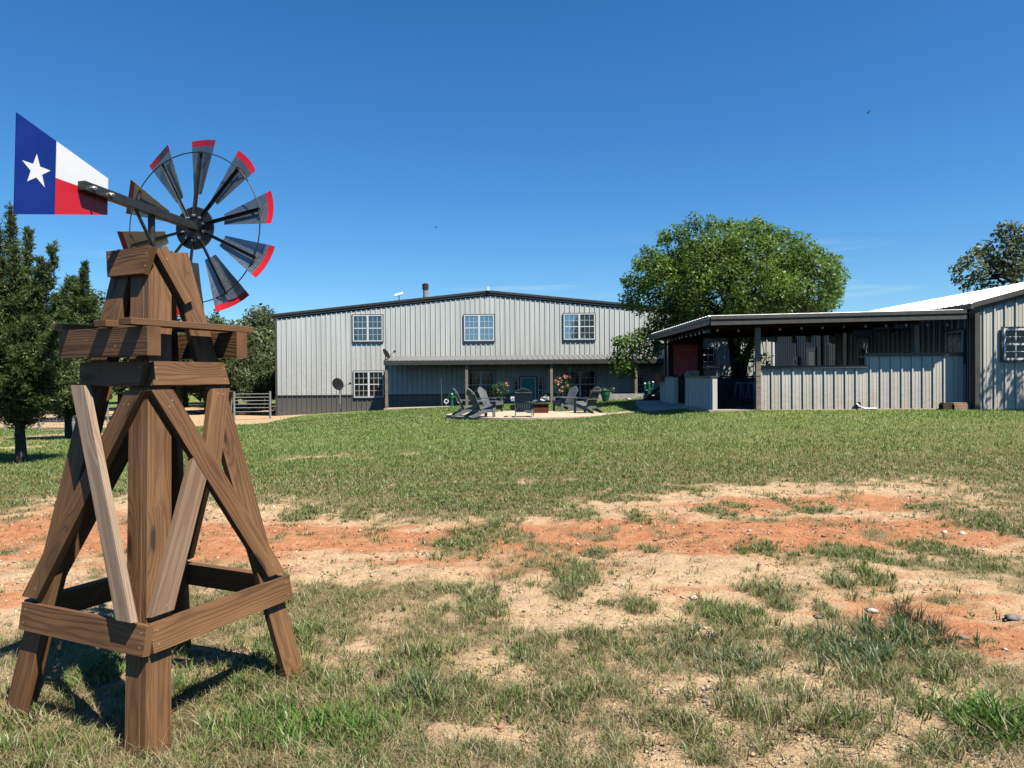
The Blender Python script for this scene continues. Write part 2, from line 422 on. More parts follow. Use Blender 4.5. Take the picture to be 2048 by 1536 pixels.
REDB = blobs([(650,1080,380,45,1.0),(300,1070,260,50,.8),(60,1050,180,50,.9),(60,1180,190,50,.5),(1550,1010,330,14,.8),(1700,1000,250,16,.8),(1300,1070,420,30,.75),(1700,1065,420,26,.9),
 (1250,1070,280,26,.6),(1400,1190,260,30,.6),(1980,1275,230,60,1.0),(1700,1240,280,40,.7),(1900,1200,240,30,.6),(560,1525,100,26,.8),(1120,1140,150,20,.6),(820,1130,160,20,.4),(520,822,90,18,.6),(1330,1095,500,50,.35),(1650,1060,460,70,.35)])
TUFT = [(930,1085,80,32,.13,1),(980,1060,60,20,.10,1),(880,1008,60,14,.10,1),(950,1015,60,14,.12,1),(610,1030,48,22,.13,0),(715,1028,50,16,.10,1),(760,1060,18,10,.10,0),(1150,1030,60,22,.09,1),(1430,1022,46,16,.10,1),(1480,1012,30,8,.07,1),
 (1270,1038,26,14,.11,1),(1190,1105,36,14,.10,0),(1150,1150,60,36,.14,0),(1130,1190,46,26,.11,0),(1690,1108,90,22,.10,1),(1760,1120,50,18,.10,1),(1870,1100,80,22,.10,1),(1960,1130,60,20,.10,1),(1750,1162,36,26,.17,1),
 (1680,1165,40,22,.13,1),(1630,1020,60,12,.08,1),(1560,1000,14,14,.10,0),(1970,1040,110,26,.09,1),(2010,1060,50,30,.12,0),(1860,1012,70,10,.07,1),(1300,1100,26,12,.10,0),(1530,1100,30,18,.12,1),(1480,1100,30,12,.09,1),(1560,1215,26,14,.12,1),(1655,1225,30,18,.12,0),
 (1545,1190,56,34,.13,0),(1450,1235,90,40,.14,1),(1270,1215,46,22,.11,0),(1180,1285,70,26,.11,1),(1350,1265,40,16,.07,0),(960,1200,60,34,.13,0),(950,1230,50,30,.13,0),(1780,1285,110,44,.16,2),(1720,1320,90,36,.14,2),(1640,1290,60,26,.13,2),(1835,1250,30,34,.2,3),
 (1760,1370,90,40,.14,0),(1880,1360,50,30,.13,1),(1500,1430,76,46,.15,0),(1680,1445,110,50,.16,0),(2000,1470,130,66,.17,4),(1960,1440,70,40,.15,4),(1470,1330,90,34,.10,2),(1370,1290,80,30,.09,2),(1250,1300,60,26,.09,1),
 (600,1270,80,40,.12,1),(500,1370,90,50,.13,1),(590,1470,130,50,.16,4),(700,1480,120,50,.15,4),(780,1420,130,56,.14,1),(850,1340,90,40,.15,1),(640,1360,90,40,.13,1),(840,1400,40,30,.17,2),(540,1440,70,44,.16,1),(450,1500,60,40,.14,1),(120,1500,120,50,.12,1),
 (30,1460,70,50,.13,0),(330,1380,80,40,.12,1),(200,1350,80,40,.10,4),(560,1290,50,40,.13,1),(930,1400,60,36,.12,0),(1010,1400,60,36,.13,1),(1100,1420,60,40,.11,0),(1150,1390,60,30,.11,1),(1050,1310,60,24,.11,0),(900,1180,40,20,.11,0),
 (1230,1490,60,30,.09,0),(1300,1440,50,30,.09,0),(1380,1470,60,40,.11,0),(1440,1520,60,24,.1,0),(1110,1500,50,30,.1,1),(1240,1380,60,30,.09,0),(1920,1330,50,20,.1,0),(1560,1380,60,24,.09,0),(1880,1500,50,40,.12,0)]
TW_ = []
for px, py, rx, ry, ln, kind in TUFT:
    b = blobs([(px, py, rx, ry, 1)])[0]; TW_.append((b[0], b[1], b[2], b[3], ln, kind))
def field(lst, x, y):
    s = np.zeros_like(x)
    for cx, cy, rx, ry, w in lst:
        s = np.maximum(s, 0) + w * np.exp(-1.1 * (((x - cx) / rx) ** 2 + ((y - cy) / ry) ** 2))
    return s
def inrect(x, y, x0, y0, x1, y1): return (x > x0) & (x < x1) & (y > y0) & (y < y1)
def cover(x, y):
    """0 bare soil .. 1 closed turf"""
    c = .80 + .55 * (fbm(x * .45, y * .45, 31) - .5) + .5 * (fbm(x * 1.9, y * 1.9, 37) - .5)
    c = c - .12 * (1 - sstep(4.5, 9, y)) 
    lawn = sstep(9.5, 13, y)
    c = c + .30 * lawn
    wob = .9 * (fbm(x * 1.3 + 9, y * 1.3, 51) - .5) + .7 * (fbm(x * 4.5, y * 4.5, 53, 3) - .5)
    b = field(BARE, x + wob * .6, y + wob * .5)
    c = c - np.clip(b, 0, 1.1) * (.85 + 1.5 * wob)
    hf = .95 * (fbm(x * 2.3, y * 2.3, 111) - .44) + .75 * (fbm(x * 6.5, y * 6.5, 113, 3) - .5)
    c = np.maximum(c, .0)
    c = np.minimum(c + hf * np.clip(1.25 - c, 0, 1), 1)
    t = np.zeros_like(x)
    for cx, cy, rx, ry, ln, k in TW_:
        t = np.maximum(t, np.exp(-1.2 * (((x - cx) / rx) ** 2 + ((y - cy) / ry) ** 2)))
    c = np.maximum(c, t * 1.0 * (.75 + wob * .4))
    c = np.where((x < -12.4) & (y > 30) & (y < 75), c * (1 - .9 * sstep(35.6, 37, y)), c)
    return np.clip(c, 0, 1)
def redness(x, y):
    w = .6 * (fbm(x * 1.2, y * 1.2, 61) - .5)
    return np.clip(field(REDB, x + w * .5, y + w * .4) + .9 * (fbm(x * .8, y * .8, 63) - .5) * 1.0 + .12, 0, 1.2)

def groundmat():
    m = NT('lawn_and_red_soil'); P = m.pos('World')
    cov = m.attr('cover').outputs['Fac']; red = m.attr('red').outputs['Fac']; lawn = m.attr('lawn').outputs['Fac']
    nA = m.noise(P, 1.7, 6, .62); nB = m.noise(P, 9, 6, .65); nC = m.noise(P, 55, 4, .65); nD = m.noise(P, .35, 3); nS = m.noise(m.mapv(P, (.7, 2.6, 1)), 1.3, 5, .6)
    sand = m.mix(m.maprange(nB, .3, .7), (.45, .305, .170), (.61, .435, .262))
    sand = m.mix(m.maprange(nC, .35, .75, 0, .55), sand, (.29, .18, .10))
    rd = m.mix(m.maprange(nB, .3, .72), (.37, .145, .062), (.50, .245, .118))
    rd = m.mix(m.maprange(nC, .4, .75, 0, .5), rd, (.25, .092, .044))
    rf = m.maprange(m.math('ADD', m.math('ADD', red, m.math('MULTIPLY_ADD', nS, 2.2, -1.1)), m.math('MULTIPLY_ADD', nB, .8, -.4)), .50, 1.05)
    dirt = m.mix(rf, sand, rd)
    # fine gravel specks pressed into the soil
    vo = m.n('TexVoronoi'); m.put(vo.inputs['Vector'], P); vo.inputs['Scale'].default_value = 42.
    sc = m.n('SeparateColor'); m.put(sc.inputs[0], vo.outputs['Color'])
    peb = m.math('MULTIPLY', m.maprange(vo.outputs['Distance'], .22, .3, 1, 0), m.maprange(sc.outputs[0], .80, .83))
    dirt = m.mix(m.math('MULTIPLY', peb, .7), dirt, (.62, .50, .37))
    peb2 = m.math('MULTIPLY', m.maprange(vo.outputs['Distance'], .2, .28, 1, 0), m.maprange(sc.outputs[1], .86, .88))
    dirt = m.mix(m.math('MULTIPLY', peb2, .7), dirt, (.16, .075, .04))
    vk = m.n('TexVoronoi'); m.put(vk.inputs['Vector'], m.mapv(P, (1, .7, 1))); vk.inputs['Scale'].default_value = 24.
    sk = m.n('SeparateColor'); m.put(sk.inputs[0], vk.outputs['Color'])
    litter_shade = m.math('MULTIPLY', m.maprange(m.math('ADD', vk.outputs['Distance'], m.math('MULTIPLY_ADD', nC, .5, -.25)), .12, .26, 1, 0), m.maprange(sk.outputs[0], .70, .74))
    dirt = m.mix(m.math('MULTIPLY', litter_shade, .62), dirt, (.15, .085, .045))  # dark specks: dry leaf bits, plus clod shadows painted into the soil colour
    # thatch under the blades: straw litter and soil
    th = m.mix(m.maprange(nC, .35, .68), (.120, .080, .042), (.34, .245, .125))
    th = m.mix(m.maprange(nB, .35, .7, 0, .5), th, (.10, .105, .036))
    turf = m.mix(m.maprange(nB, .3, .7), (.078, .140, .025), (.140, .205, .042))
    turf = m.mix(m.maprange(nC, .3, .75, 0, .6), turf, (.25, .25, .085))
    turf = m.mix(m.maprange(nD, .35, .65, 0, .45), turf, (.24, .235, .075))
    th = m.mix(lawn, th, turf)
    cf = m.maprange(m.math('ADD', cov, m.math('ADD', m.math('MULTIPLY_ADD', nB, .55, -.275), m.math('MULTIPLY_ADD', nC, .5, -.25))), .22, .66)
    col = m.mix(cf, dirt, th)
    h = m.math('ADD', m.math('MULTIPLY', nB, .6), m.math('MULTIPLY', nC, .35)); h = m.math('ADD', h, m.math('MULTIPLY', peb, .25))
    return m.done(m.bsdf(col, .95, 0, .12, m.bump(h, .8, .04)))
def geom(a, b, s, g):
    out = [a]; 
    while out[-1] < b: out.append(out[-1] + s); s *= g
    return out
xs = np.arange(-8, 8.001, .055); t_ = np.array(geom(8.08, 2600, .09, 1.10)); xs = np.concatenate([-t_[::-1], xs, t_])
ys = np.concatenate([-np.array(geom(-.8, 2600, .5, 1.18))[::-1], np.arange(1.0, 9, .045), np.arange(9, 14, .09), np.arange(14, 30, .25), np.arange(30, 48, .45), np.array(geom(48, 3000, .8, 1.12))])
GX, GY = np.meshgrid(xs, ys); gx = GX.ravel(); gy = GY.ravel()
gz = H(gx, gy)
near = (np.abs(gx) < 40) & (gy > -5) & (gy < 60)
cv = np.full(gx.shape, .8); rdn = np.full(gx.shape, .3)
cv[near] = cover(gx[near], gy[near]); rdn[near] = redness(gx[near], gy[near])
# tiny clods on bare soil, small lift under turf
m_ = near & (gy < 20)
gz[m_] += (1 - cv[m_]) * ((fbm(gx[m_] * 7, gy[m_] * 7, 71, 3) - .5) * .05 + (1 - sstep(8, 14, gy[m_])) * (fbm(gx[m_] * 19, gy[m_] * 19, 73, 2) - .5) * .032)
lw = sstep(10, 20, gy) * sstep(.2, .6, cv)
nx = len(xs); ny = len(ys)
i = np.arange((ny - 1) * (nx - 1)); r_ = i // (nx - 1); c_ = i % (nx - 1); a = r_ * nx + c_
faces = np.stack([a, a + 1, a + nx + 1, a + nx], 1)
ground = npmesh('ground', np.stack([gx, gy, gz], 1), faces.ravel(), np.full(len(faces), 4), groundmat(), None,
                {'cover': ('POINT', 'FLOAT', cv), 'red': ('POINT', 'FLOAT', rdn), 'lawn': ('POINT', 'FLOAT', lw)}, smooth=True)
tag(ground, kind='structure')

# ------------------------------------------------------------------ grass blades, straw, gravel
def blades(x, y, z, ln, wd, lean, ang, col):
    n = len(x)
    dx = np.cos(ang); dy = np.sin(ang); px = -dy; py = dx
    V = np.empty((n, 5, 3)); 
    tw = RNG.uniform(-.9, .9, n); ca = np.cos(tw); sa = np.sin(tw); wx = px * ca + dx * sa; wy = py * ca + dy * sa
    h = ln * np.sqrt(np.clip(1 - (lean * .8) ** 2, .08, 1)); o = ln * lean
    for k, (f, g, w) in enumerate(((0, 0, .8), (0, 0, -.8), (.58, .34, .62), (.58, .34, -.62), (1, 1, 0))):
        V[:, k, 0] = x + dx * o * g + wx * wd * w; V[:, k, 1] = y + dy * o * g + wy * wd * w; V[:, k, 2] = z + h * f - (.0 if f else .004)
    base = (np.arange(n) * 5)[:, None]
    q = np.concatenate([base + 0, base + 1, base + 3, base + 2, base + 2, base + 3, base + 4], 1)
    lp = np.tile([4, 3], n)
    C = np.ones((n, 5, 4)); C[:, :, :3] = col[:, None, :]
    return V.reshape(-1, 3), q.ravel(), lp, C.reshape(-1, 4)
def grassmat():
    m = NT('grass_blades'); c = m.attr('col').outputs['Color']
    d = m.bsdf(c, .42, 0, .4); tr = m.n('BsdfTranslucent'); m.put(tr.inputs[0], m.mix(1., c, (ALB, ALB, .7 * ALB), 'MULTIPLY'))
    mx = m.n('MixShader'); mx.inputs[0].default_value = .35; m.put(mx.inputs[1], d); m.put(mx.inputs[2], tr.outputs[0]); return m.done(mx.outputs[0])
def blocked(x, y):
    b = inrect(x, y, -16, 42.2, 30, 75) | inrect(x, y, 5.85, 20.55, 20, 34) | inrect(x, y, 4.6, 21.5, 6.1, 29)
    dx = x - .55; dy = (y - 27.2) * 1.15
    return b | (dx * dx + dy * dy < 3.02 ** 2)
GREEN = np.array([[0.1518, 0.2585, 0.0429], [0.1242, 0.2255, 0.0406], [0.1978, 0.297, 0.0585], [0.1058, 0.198, 0.0374]])
BLUEG = np.array([[.115, .185, .075], [.14, .21, .092], [.10, .165, .062]])
LUSH = np.array([[0.1104, 0.253, 0.0312], [0.138, 0.297, 0.0406], [0.0874, 0.198, 0.0296]])
STRAW = np.array([[.46, .38, .20], [.38, .29, .145], [.30, .225, .115], [.52, .45, .26]])
OLIVE = np.array([[0.2392, 0.275, 0.0663], [0.2852, 0.3135, 0.0897], [0.184, 0.231, 0.053]])
def pick(A, n): return A[RNG.integers(0, len(A), n)] * RNG.uniform(.8, 1.2, (n, 1))
parts_ = []
# 1: even carpet, density falling with distance as 1/d^2
N = 1000000
d = np.exp(RNG.uniform(math.log(1.9), math.log(41), N)); th = RNG.uniform(-.80, .80, N)
x = d * np.tan(th) * .95; y = d
keep = np.abs(x) < 34; x = x[keep]; y = y[keep]; d = d[keep]
c = cover(x, y); 
clump = fbm(x * 6, y * 6, 83, 2)
pk = sstep(.22, .75, c + (clump - .5) * 1.1) * np.where(y < 9, .48, 1.0) * np.where(y < 9, sstep(.22, .62, c + (clump - .5) * .9), 1)
keep = (RNG.random(len(x)) < pk) & ~blocked(x, y); x = x[keep]; y = y[keep]; c = c[keep]; d = d[keep]; clump = clump[keep]
if len(x) > 430000:
    s_ = RNG.permutation(len(x))[:430000]; x = x[s_]; y = y[s_]; c = c[s_]; d = d[s_]; clump = clump[s_]
n = len(x); z = H(x, y)
far = sstep(6, 14, y)
ln = RNG.uniform(.5, 1.2, n) * (.036 + .034 * sstep(.4, .75, clump) + .018 * far)
wd = RNG.uniform(.0014, .0026, n) * (1 + 2.0 * sstep(4, 12, d) + 4.0 * sstep(12, 40, d))
dry = fbm(x * .9, y * .9, 91) + .28 * (RNG.random(n) - .5)
p_straw = np.where(y < 10, .44, .10) + .6 * (dry - .5) - .2 * (c - .6) + .5 * (fbm(x * .4, y * .7, 131) - .5)
rr = RNG.random(n); col = pick(GREEN, n)
ol = pick(OLIVE, n); st = pick(STRAW, n)
col = np.where((rr < p_straw + np.where(y < 10, .26, .17))[:, None], ol, col); col = np.where((rr < p_straw)[:, None], st, col)
lean = np.clip(RNG.normal(.72, .25, n), .05, 1.15); lean = np.where(rr < p_straw, np.clip(lean + .3, 0, 1.2), lean)
parts_.append(blades(x, y, z, ln, wd, lean, RNG.uniform(0, 2 * PI, n), col))
# 2: bunches
bx = []; 
for cx, cy, rx, ry, L, kind in TW_:
    area = rx * ry * 3.14; nt = int(np.clip(area * 150, 5, 90)) if cy < 7 else int(np.clip(area * 75, 6, 90))
    for _ in range(nt):
        q = RNG.normal(0, .5, 2); ax = cx + q[0] * rx; ay = cy + q[1] * ry
        nb = int(RNG.integers(12, 26)); bx.append((ax, ay, L * RNG.uniform(.6, 1.1), kind, nb))
for _ in range(11000):   # smaller bunches all over the near ground
    dd = math.exp(RNG.uniform(math.log(2.0), math.log(13))); ax = dd * math.tan(RNG.uniform(-.72, .72)); 
    bx.append((ax, dd, RNG.uniform(.03, .085), int(RNG.choice([0, 0, 1, 1, 5, 4])), int(RNG.integers(4, 14))))
B_ = np.array(bx); cvv = cover(B_[:, 0], B_[:, 1]); ok = ((RNG.random(len(B_)) < (.16 + .84 * sstep(.16, .5, cvv))) | (np.arange(len(B_)) < len(B_) - 11000)) & ~blocked(B_[:, 0], B_[:, 1]); B_ = B_[ok]
rep = B_[:, 4].astype(int); x = np.repeat(B_[:, 0], rep); y = np.repeat(B_[:, 1], rep); L = np.repeat(B_[:, 2], rep); K = np.repeat(B_[:, 3], rep).astype(int); n = len(x)
ang = RNG.uniform(0, 2 * PI, n); rad = np.abs(RNG.normal(0, .022, n)) * (1 + L * 4)
x = x + np.cos(ang) * rad; y = y + np.sin(ang) * rad; z = H(x, y)
ln = L * .88 * RNG.uniform(.45, 1.05, n) * np.where(y > 5, .85, 1); wd = RNG.uniform(.0017, .0034, n) * (1 + L * 4) * (1 + .9 * sstep(5, 12, y))
wd = np.where((K == 2) | (K == 4), wd * 1.35, wd)
lean = np.clip(.50 + rad * 8 + RNG.normal(0, .24, n), .05, 1.15); ang = ang + RNG.normal(0, .5, n)
col = pick(GREEN, n); rr = RNG.random(n)
col = np.where((K == 2)[:, None], pick(BLUEG, n), col); col = np.where((K == 4)[:, None], pick(LUSH, n), col); col = np.where((K == 3)[:, None], pick(STRAW, n) * .25, col)
dry = np.select([K == 0, K == 5, K == 1, K == 2, K == 4], [.42, .9, .16, .10, .06], .0)
col = np.where((rr < dry + .18)[:, None] & (K != 3)[:, None], pick(OLIVE, n), col); col = np.where((rr < dry)[:, None], pick(STRAW, n), col)
parts_.append(blades(x, y, z, ln, wd, lean, ang, col))
GBR = grassmat()
def assemble(name, parts, mat):
    off = 0; Vs = []; Qs = []; Ls = []; Cs = []
    for V, q, lp, C in parts:
        Vs.append(V); Qs.append(q + off); Ls.append(lp); Cs.append(C); off += len(V)
    return npmesh(name, np.concatenate(Vs), np.concatenate(Qs), np.concatenate(Ls), mat, None, {'col': ('POINT', 'FLOAT_COLOR', np.concatenate(Cs))})
g = assemble('grass', parts_, GBR)
tag(g, 'patchy green and dry grass growing over the yard', 'grass', kind='stuff')
# straw litter: long dead blades lying flat
n = 110000
d = np.exp(RNG.uniform(math.log(2.0), math.log(13), n)); x = d * np.tan(RNG.uniform(-.75, .75, n)); y = d
c = cover(x, y); k = (RNG.random(n) < .12 + .8 * sstep(.08, .4, c)) & ~blocked(x, y); x = x[k]; y = y[k]; n = len(x); z = H(x, y) + RNG.uniform(.003, .03, n)
P_ = blades(x, y, z, RNG.uniform(.03, .15, n), RNG.uniform(.0009, .0018, n) * (1 + 1.3 * sstep(5, 12, y)), np.clip(RNG.normal(1.1, .06, n), .95, 1.22), RNG.uniform(0, 2 * PI, n), pick(STRAW, n) * np.where(RNG.random((n, 1)) < .35, .28, 1.1))
s = assemble('straw', [P_], GBR); tag(s, 'loose dead grass straw lying over bare soil', 'straw', kind='stuff')
# gravel
def rocks(name, x, y, r, mats, cols):
    n = len(x); big = n < 50; bv = np.array([(1,0,0),(-1,0,0),(0,1,0),(0,-1,0),(0,0,1),(0,0,-.4),(.6,.6,.45),(-.6,.6,.45),(.6,-.6,.45),(-.6,-.6,.45)], float)
    bf = np.array([(4,0,6),(0,2,6),(2,4,6),(4,2,7),(2,1,7),(1,4,7),(4,8,0),(8,3,0),(4,3,8),(4,1,9),(1,3,9),(3,4,9),(5,2,0),(5,1,2),(5,3,1),(5,0,3)])
    if not big: bv = bv[:6]; bf = np.array([(4,0,2),(4,2,1),(4,1,3),(4,3,0),(5,2,0),(5,1,2),(5,3,1),(5,0,3)])
    K_ = len(bv); a = RNG.uniform(0, 2 * PI, n); ca = np.cos(a)[:, None]; sa = np.sin(a)[:, None]
    J = bv[None] * RNG.uniform(.55, 1.25, (n, K_, 1)) * np.stack([r * RNG.uniform(.8, 1.4, n), r * RNG.uniform(.6, 1., n), r * RNG.uniform(.35, .8, n)], 1)[:, None, :]
    X = J[:, :, 0] * ca - J[:, :, 1] * sa + x[:, None]; Y = J[:, :, 0] * sa + J[:, :, 1] * ca + y[:, None]; Z = J[:, :, 2] + (H(x, y) + r * .08)[:, None]
    fs = (bf[None] + (np.arange(n) * K_)[:, None, None]).reshape(-1)
    C = np.ones((n, K_, 4)); C[:, :, :3] = cols[:, None, :]
    return npmesh(name, np.stack([X, Y, Z], 2).reshape(-1, 3), fs, np.full(n * len(bf), 3), mats, None, {'col': ('POINT', 'FLOAT_COLOR', C.reshape(-1, 4))})
mg = NT('gravel_stone'); mg.done(mg.bsdf(mg.attr('col').outputs['Color'], .9, 0, .2)); GRAV = mg.mat
n = 150000
d = np.exp(RNG.uniform(math.log(2.2), math.log(13.5), n)); x = d * np.tan(RNG.uniform(-.72, .72, n)); y = d; c = cover(x, y); nz = fbm(x * 1.1, y * 1.1, 97)
k = (RNG.random(n) < sstep(.5, .05, c) * (.25 + .75 * sstep(.38, .62, nz))) ; x = x[k]; y = y[k]; n = len(x)
r = .0025 + .009 * RNG.random(n) ** 4 + .014 * (RNG.random(n) ** 18); r *= 1.1 + .6 * sstep(4, 10, y)
gc = np.array([[.62, .50, .36], [.48, .34, .23], [.70, .60, .47], [.34, .17, .10]])
rr_ = redness(x, y)[:, None]; soil = np.where(RNG.random((n, 1)) < rr_ * .9, np.array([[.42, .17, .085]]), np.array([[.50, .34, .2]])) * RNG.uniform(.65, 1.25, (n, 1))
gcol = np.where(RNG.random((n, 1)) < .38, pick(gc, n), soil)
g = rocks('gravel', x, y, r, GRAV, gcol); tag(g, 'small tan pebbles strewn over bare red soil', 'gravel', kind='stuff')
ST = [(1388,1200,.045,'white split stone lying on red soil in mid yard'),(1890,1063,.06,'pale flat stone on the red strip, left of a similar one'),(1925,1065,.05,'pale flat stone on the red strip, right of a similar one'),
 (1640,1235,.045,'dark edged stone beside the sandy patch'),(1745,1222,.05,'flat cream stone on red soil above the bluish grass clump'),(2025,1240,.06,'dark broken stone at the right edge on red soil'),
 (1925,1285,.05,'grey stone below the dead dark weed'),(1410,1405,.03,'small grey stone in sparse grass near the camera'),(1500,1063,.04,'small white stone beyond the sparse tufts on the red strip'),(1645,1420,.04,'half buried cream stone in sandy soil near the camera')]
for px, py, r, lab in ST:
    gx_, gy_ = gpt(px, py); o = rocks('stone', np.array([gx_]), np.array([gy_]), np.array([r]), GRAV, np.array([[.66, .56, .44]]) if 'dark' not in lab and 'grey' not in lab else np.array([[.25, .2, .17]]))
    base_mesh(o, Matrix.Translation((gx_, gy_, h1(gx_, gy_)))); tag(o, lab, 'stone', 'loose stones in the yard')

# ------------------------------------------------------------------ light
S = Vector((1.1, -1.0, 2.5)).normalized()
sd = bpy.data.lights.new('sun', 'SUN'); sd.energy = SUN; sd.angle = R(.53); sd.color = (1.0, .945, .86)
so = bpy.data.objects.new('sun', sd); COL.objects.link(so); so.rotation_euler = S.to_track_quat('Z', 'Y').to_euler(); so.location = (10, -10, 30)
W = bpy.data.worlds.new('World'); SC.world = W; W.use_nodes = True; wt = W.node_tree; wt.nodes.clear()
wo = wt.nodes.new('ShaderNodeOutputWorld'); bg = wt.nodes.new('ShaderNodeBackground'); sky = wt.nodes.new('ShaderNodeTexSky')
sky.sky_type = 'NISHITA'; sky.sun_disc = False; sky.sun_elevation = math.asin(S.z); sky.sun_rotation = math.atan2(S.x, S.y)
sky.altitude = 300; sky.air_density = 1.0; sky.dust_density = .25; sky.ozone_density = 3.0
bg.inputs['Strength'].default_value = SKY_STRENGTH
hs = wt.nodes.new('ShaderNodeHueSaturation'); hs.inputs['Saturation'].default_value = SKY_SAT; hs.inputs['Hue'].default_value = SKY_HUE
# thin cirrus streaks low over the house
tc = wt.nodes.new('ShaderNodeTexCoord'); mp = wt.nodes.new('ShaderNodeMapping'); mp.inputs['Scale'].default_value = (2.2, 2.2, 26); mp.inputs['Rotation'].default_value = (0, R(5), 0)
nz = wt.nodes.new('ShaderNodeTexNoise'); nz.inputs['Scale'].default_value = 2.1; nz.inputs['Detail'].default_value = 5
mr = wt.nodes.new('ShaderNodeMapRange'); mr.interpolation_type = 'SMOOTHSTEP'
for k_, v_ in zip(range(1, 5), (.57, .80, 0, .30)): mr.inputs[k_].default_value = v_
sp = wt.nodes.new('ShaderNodeSeparateXYZ'); lo = wt.nodes.new('ShaderNodeMapRange'); lo.interpolation_type = 'SMOOTHSTEP'
for k_, v_ in zip(range(1, 5), (.20, .14, 0, 1)): lo.inputs[k_].default_value = v_
mm = wt.nodes.new('ShaderNodeMath'); mm.operation = 'MULTIPLY'
mx = wt.nodes.new('ShaderNodeMix'); mx.data_type = 'RGBA'; mx.inputs[7].default_value = (6.5, 7.2, 7.8, 1)
L_ = wt.links.new
L_(tc.outputs['Generated'], mp.inputs[0]); L_(mp.outputs[0], nz.inputs['Vector']); L_(nz.outputs[0], mr.inputs[0]); L_(tc.outputs['Generated'], sp.inputs[0]); L_(sp.outputs[2], lo.inputs[0])
L_(mr.outputs[0], mm.inputs[0]); L_(lo.outputs[0], mm.inputs[1]); L_(mm.outputs[0], mx.inputs[0])
tn = wt.nodes.new('ShaderNodeMix'); tn.data_type = 'RGBA'; tn.blend_type = 'MULTIPLY'; tn.inputs[0].default_value = 1; tn.inputs[7].default_value = SKY_TINT; L_(sky.outputs[0], tn.inputs[6]); L_(tn.outputs[2], hs.inputs['Color']); L_(hs.outputs[0], mx.inputs[6]); L_(mx.outputs[2], bg.inputs['Color']); L_(bg.outputs[0], wo.inputs[0])
vs = SC.view_settings; vs.view_transform = 'Standard'; vs.look = 'None'; vs.gamma = 1; vs.exposure = EXPOSURE; vs.use_curve_mapping = False
SC.cycles.use_denoising = True
try: SC.cycles.denoiser = 'OPENIMAGEDENOISE'
except Exception: pass
SC.cycles.max_bounces = 6; SC.cycles.diffuse_bounces = DB; SC.cycles.glossy_bounces = 3; SC.cycles.transmission_bounces = 3; SC.cycles.transparent_max_bounces = 6
# ------------------------------------------------------------------ windmill
BC = Vector((-1.96, 4.035, -.06)); TC = Vector((-1.985, 4.03, 2.42)); BH, THF = .54, .125
ua = R(65); U = Vector((math.cos(ua), math.sin(ua), 0)); Vv = Vector((-math.sin(ua), math.cos(ua), 0))
mill = thing('garden_windmill', 'wooden garden windmill with brown timber tower, red tipped blades and a flag painted tail', 'windmill', BC)
def corner(su, sv, t):
    """t = 0 base .. 1 top"""
    c = BC.lerp(TC, t); h = BH + (THF - BH) * t
    return c + U * (su * h) + Vv * (sv * h)
def tz(z): return (z - BC.z) / (TC.z - BC.z)
def board(name, p0, p1, wdir, w, t, parent, mat=None, out=None, screws=(), trim0=0., trim1=0., seed=None):
    """plank from p0 to p1: width along wdir (centred unless given), thickness t; local X runs along the grain"""
    p0 = Vector(p0); p1 = Vector(p1); X = (p1 - p0); Ln = X.length; X.normalize()
    Y = Vector(wdir); Y = (Y - X * Y.dot(X)).normalized(); Z = X.cross(Y)
    if out is not None and Z.dot(out) < 0: Y = -Y; Z = -Z
    M = Matrix((( X.x, Y.x, Z.x, (p0.x + p1.x) / 2), (X.y, Y.y, Z.y, (p0.y + p1.y) / 2), (X.z, Y.z, Z.z, (p0.z + p1.z) / 2), (0, 0, 0, 1)))
    l = Ln / 2; hw = w / 2; ht = t / 2; mb = MB()
    # trim0 / trim1 slant the two ends (shift of the +Y edge against the -Y edge)
    pts = [(-l - trim0, -hw), (l + trim1, -hw), (l - trim1, hw), (-l + trim0, hw)]
    vs = [(x, y, -ht) for x, y in pts] + [(x, y, ht) for x, y in pts]
    mb.add(vs, [(3,2,1,0),(4,5,6,7),(0,1,5,4),(1,2,6,5),(2,3,7,6),(3,0,4,7)])
    mats = [mat or WOOD, M_SCREW]
    for sx, sy in screws:
        mb.lathe([(.0052, ht - .001), (.0052, ht + .0006), (.003, ht + .0003)], (sx * l, sy * hw, 0), 8, 1)
    return mb.build(name, mats, parent, M=M, bevel=.0025)
FACES = {'FR': ((-1, -1), (1, -1), -Vv), 'FL': ((-1, -1), (-1, 1), -U), 'RB': ((1, -1), (1, 1), U), 'LB': ((-1, 1), (1, 1), Vv)}
TH = .038
def fpoint(face, s, z, off=0.):
    """point on a tower face: s = 0..1 from its first corner to its second, height z, off outward"""
    a, b, nrm = FACES[face]; t = tz(z)
    A = corner(*a, t); B = corner(*b, t)
    up = (corner(*a, 1) + corner(*b, 1) - corner(*a, 0) - corner(*b, 0)).normalized(); al = (B - A).normalized()
    n = al.cross(up); n = n if n.dot(nrm) > 0 else -n
    return A.lerp(B, s) + n * off, al, n
LW = .14
for cn, fa, fb in ((('F'), ('FR', 0), ('FL', 0)), ('R', ('FR', 1), ('RB', 0)), ('L', ('FL', 1), ('LB', 0)), ('B', ('RB', 1), ('LB', 1))):
    su, sv = {'F': (-1, -1), 'R': (1, -1), 'L': (-1, 1), 'B': (1, 1)}[cn]
    P0 = corner(su, sv, 0); P1 = corner(su, sv, 1); P0 = P0 + (P0 - P1).normalized() * .12
    def legboard(name, parent, face, end, inset, w):
        _, al, n = fpoint(face, .5, 1.0)
        d = al if end == 0 else -al
        X = (P1 - P0).normalized(); d = (d - X * d.dot(X)).normalized()
        c = d * (w / 2 + inset) - n * (TH / 2)
        sl = .02
        return board(name, P0 + c, P1 + c, d, w, TH, parent, None, n)
    lg = legboard('leg', mill, fa[0], fa[1], 0, LW)
    legboard('side_board', lg, fb[0], fb[1], TH + .001, LW - TH)
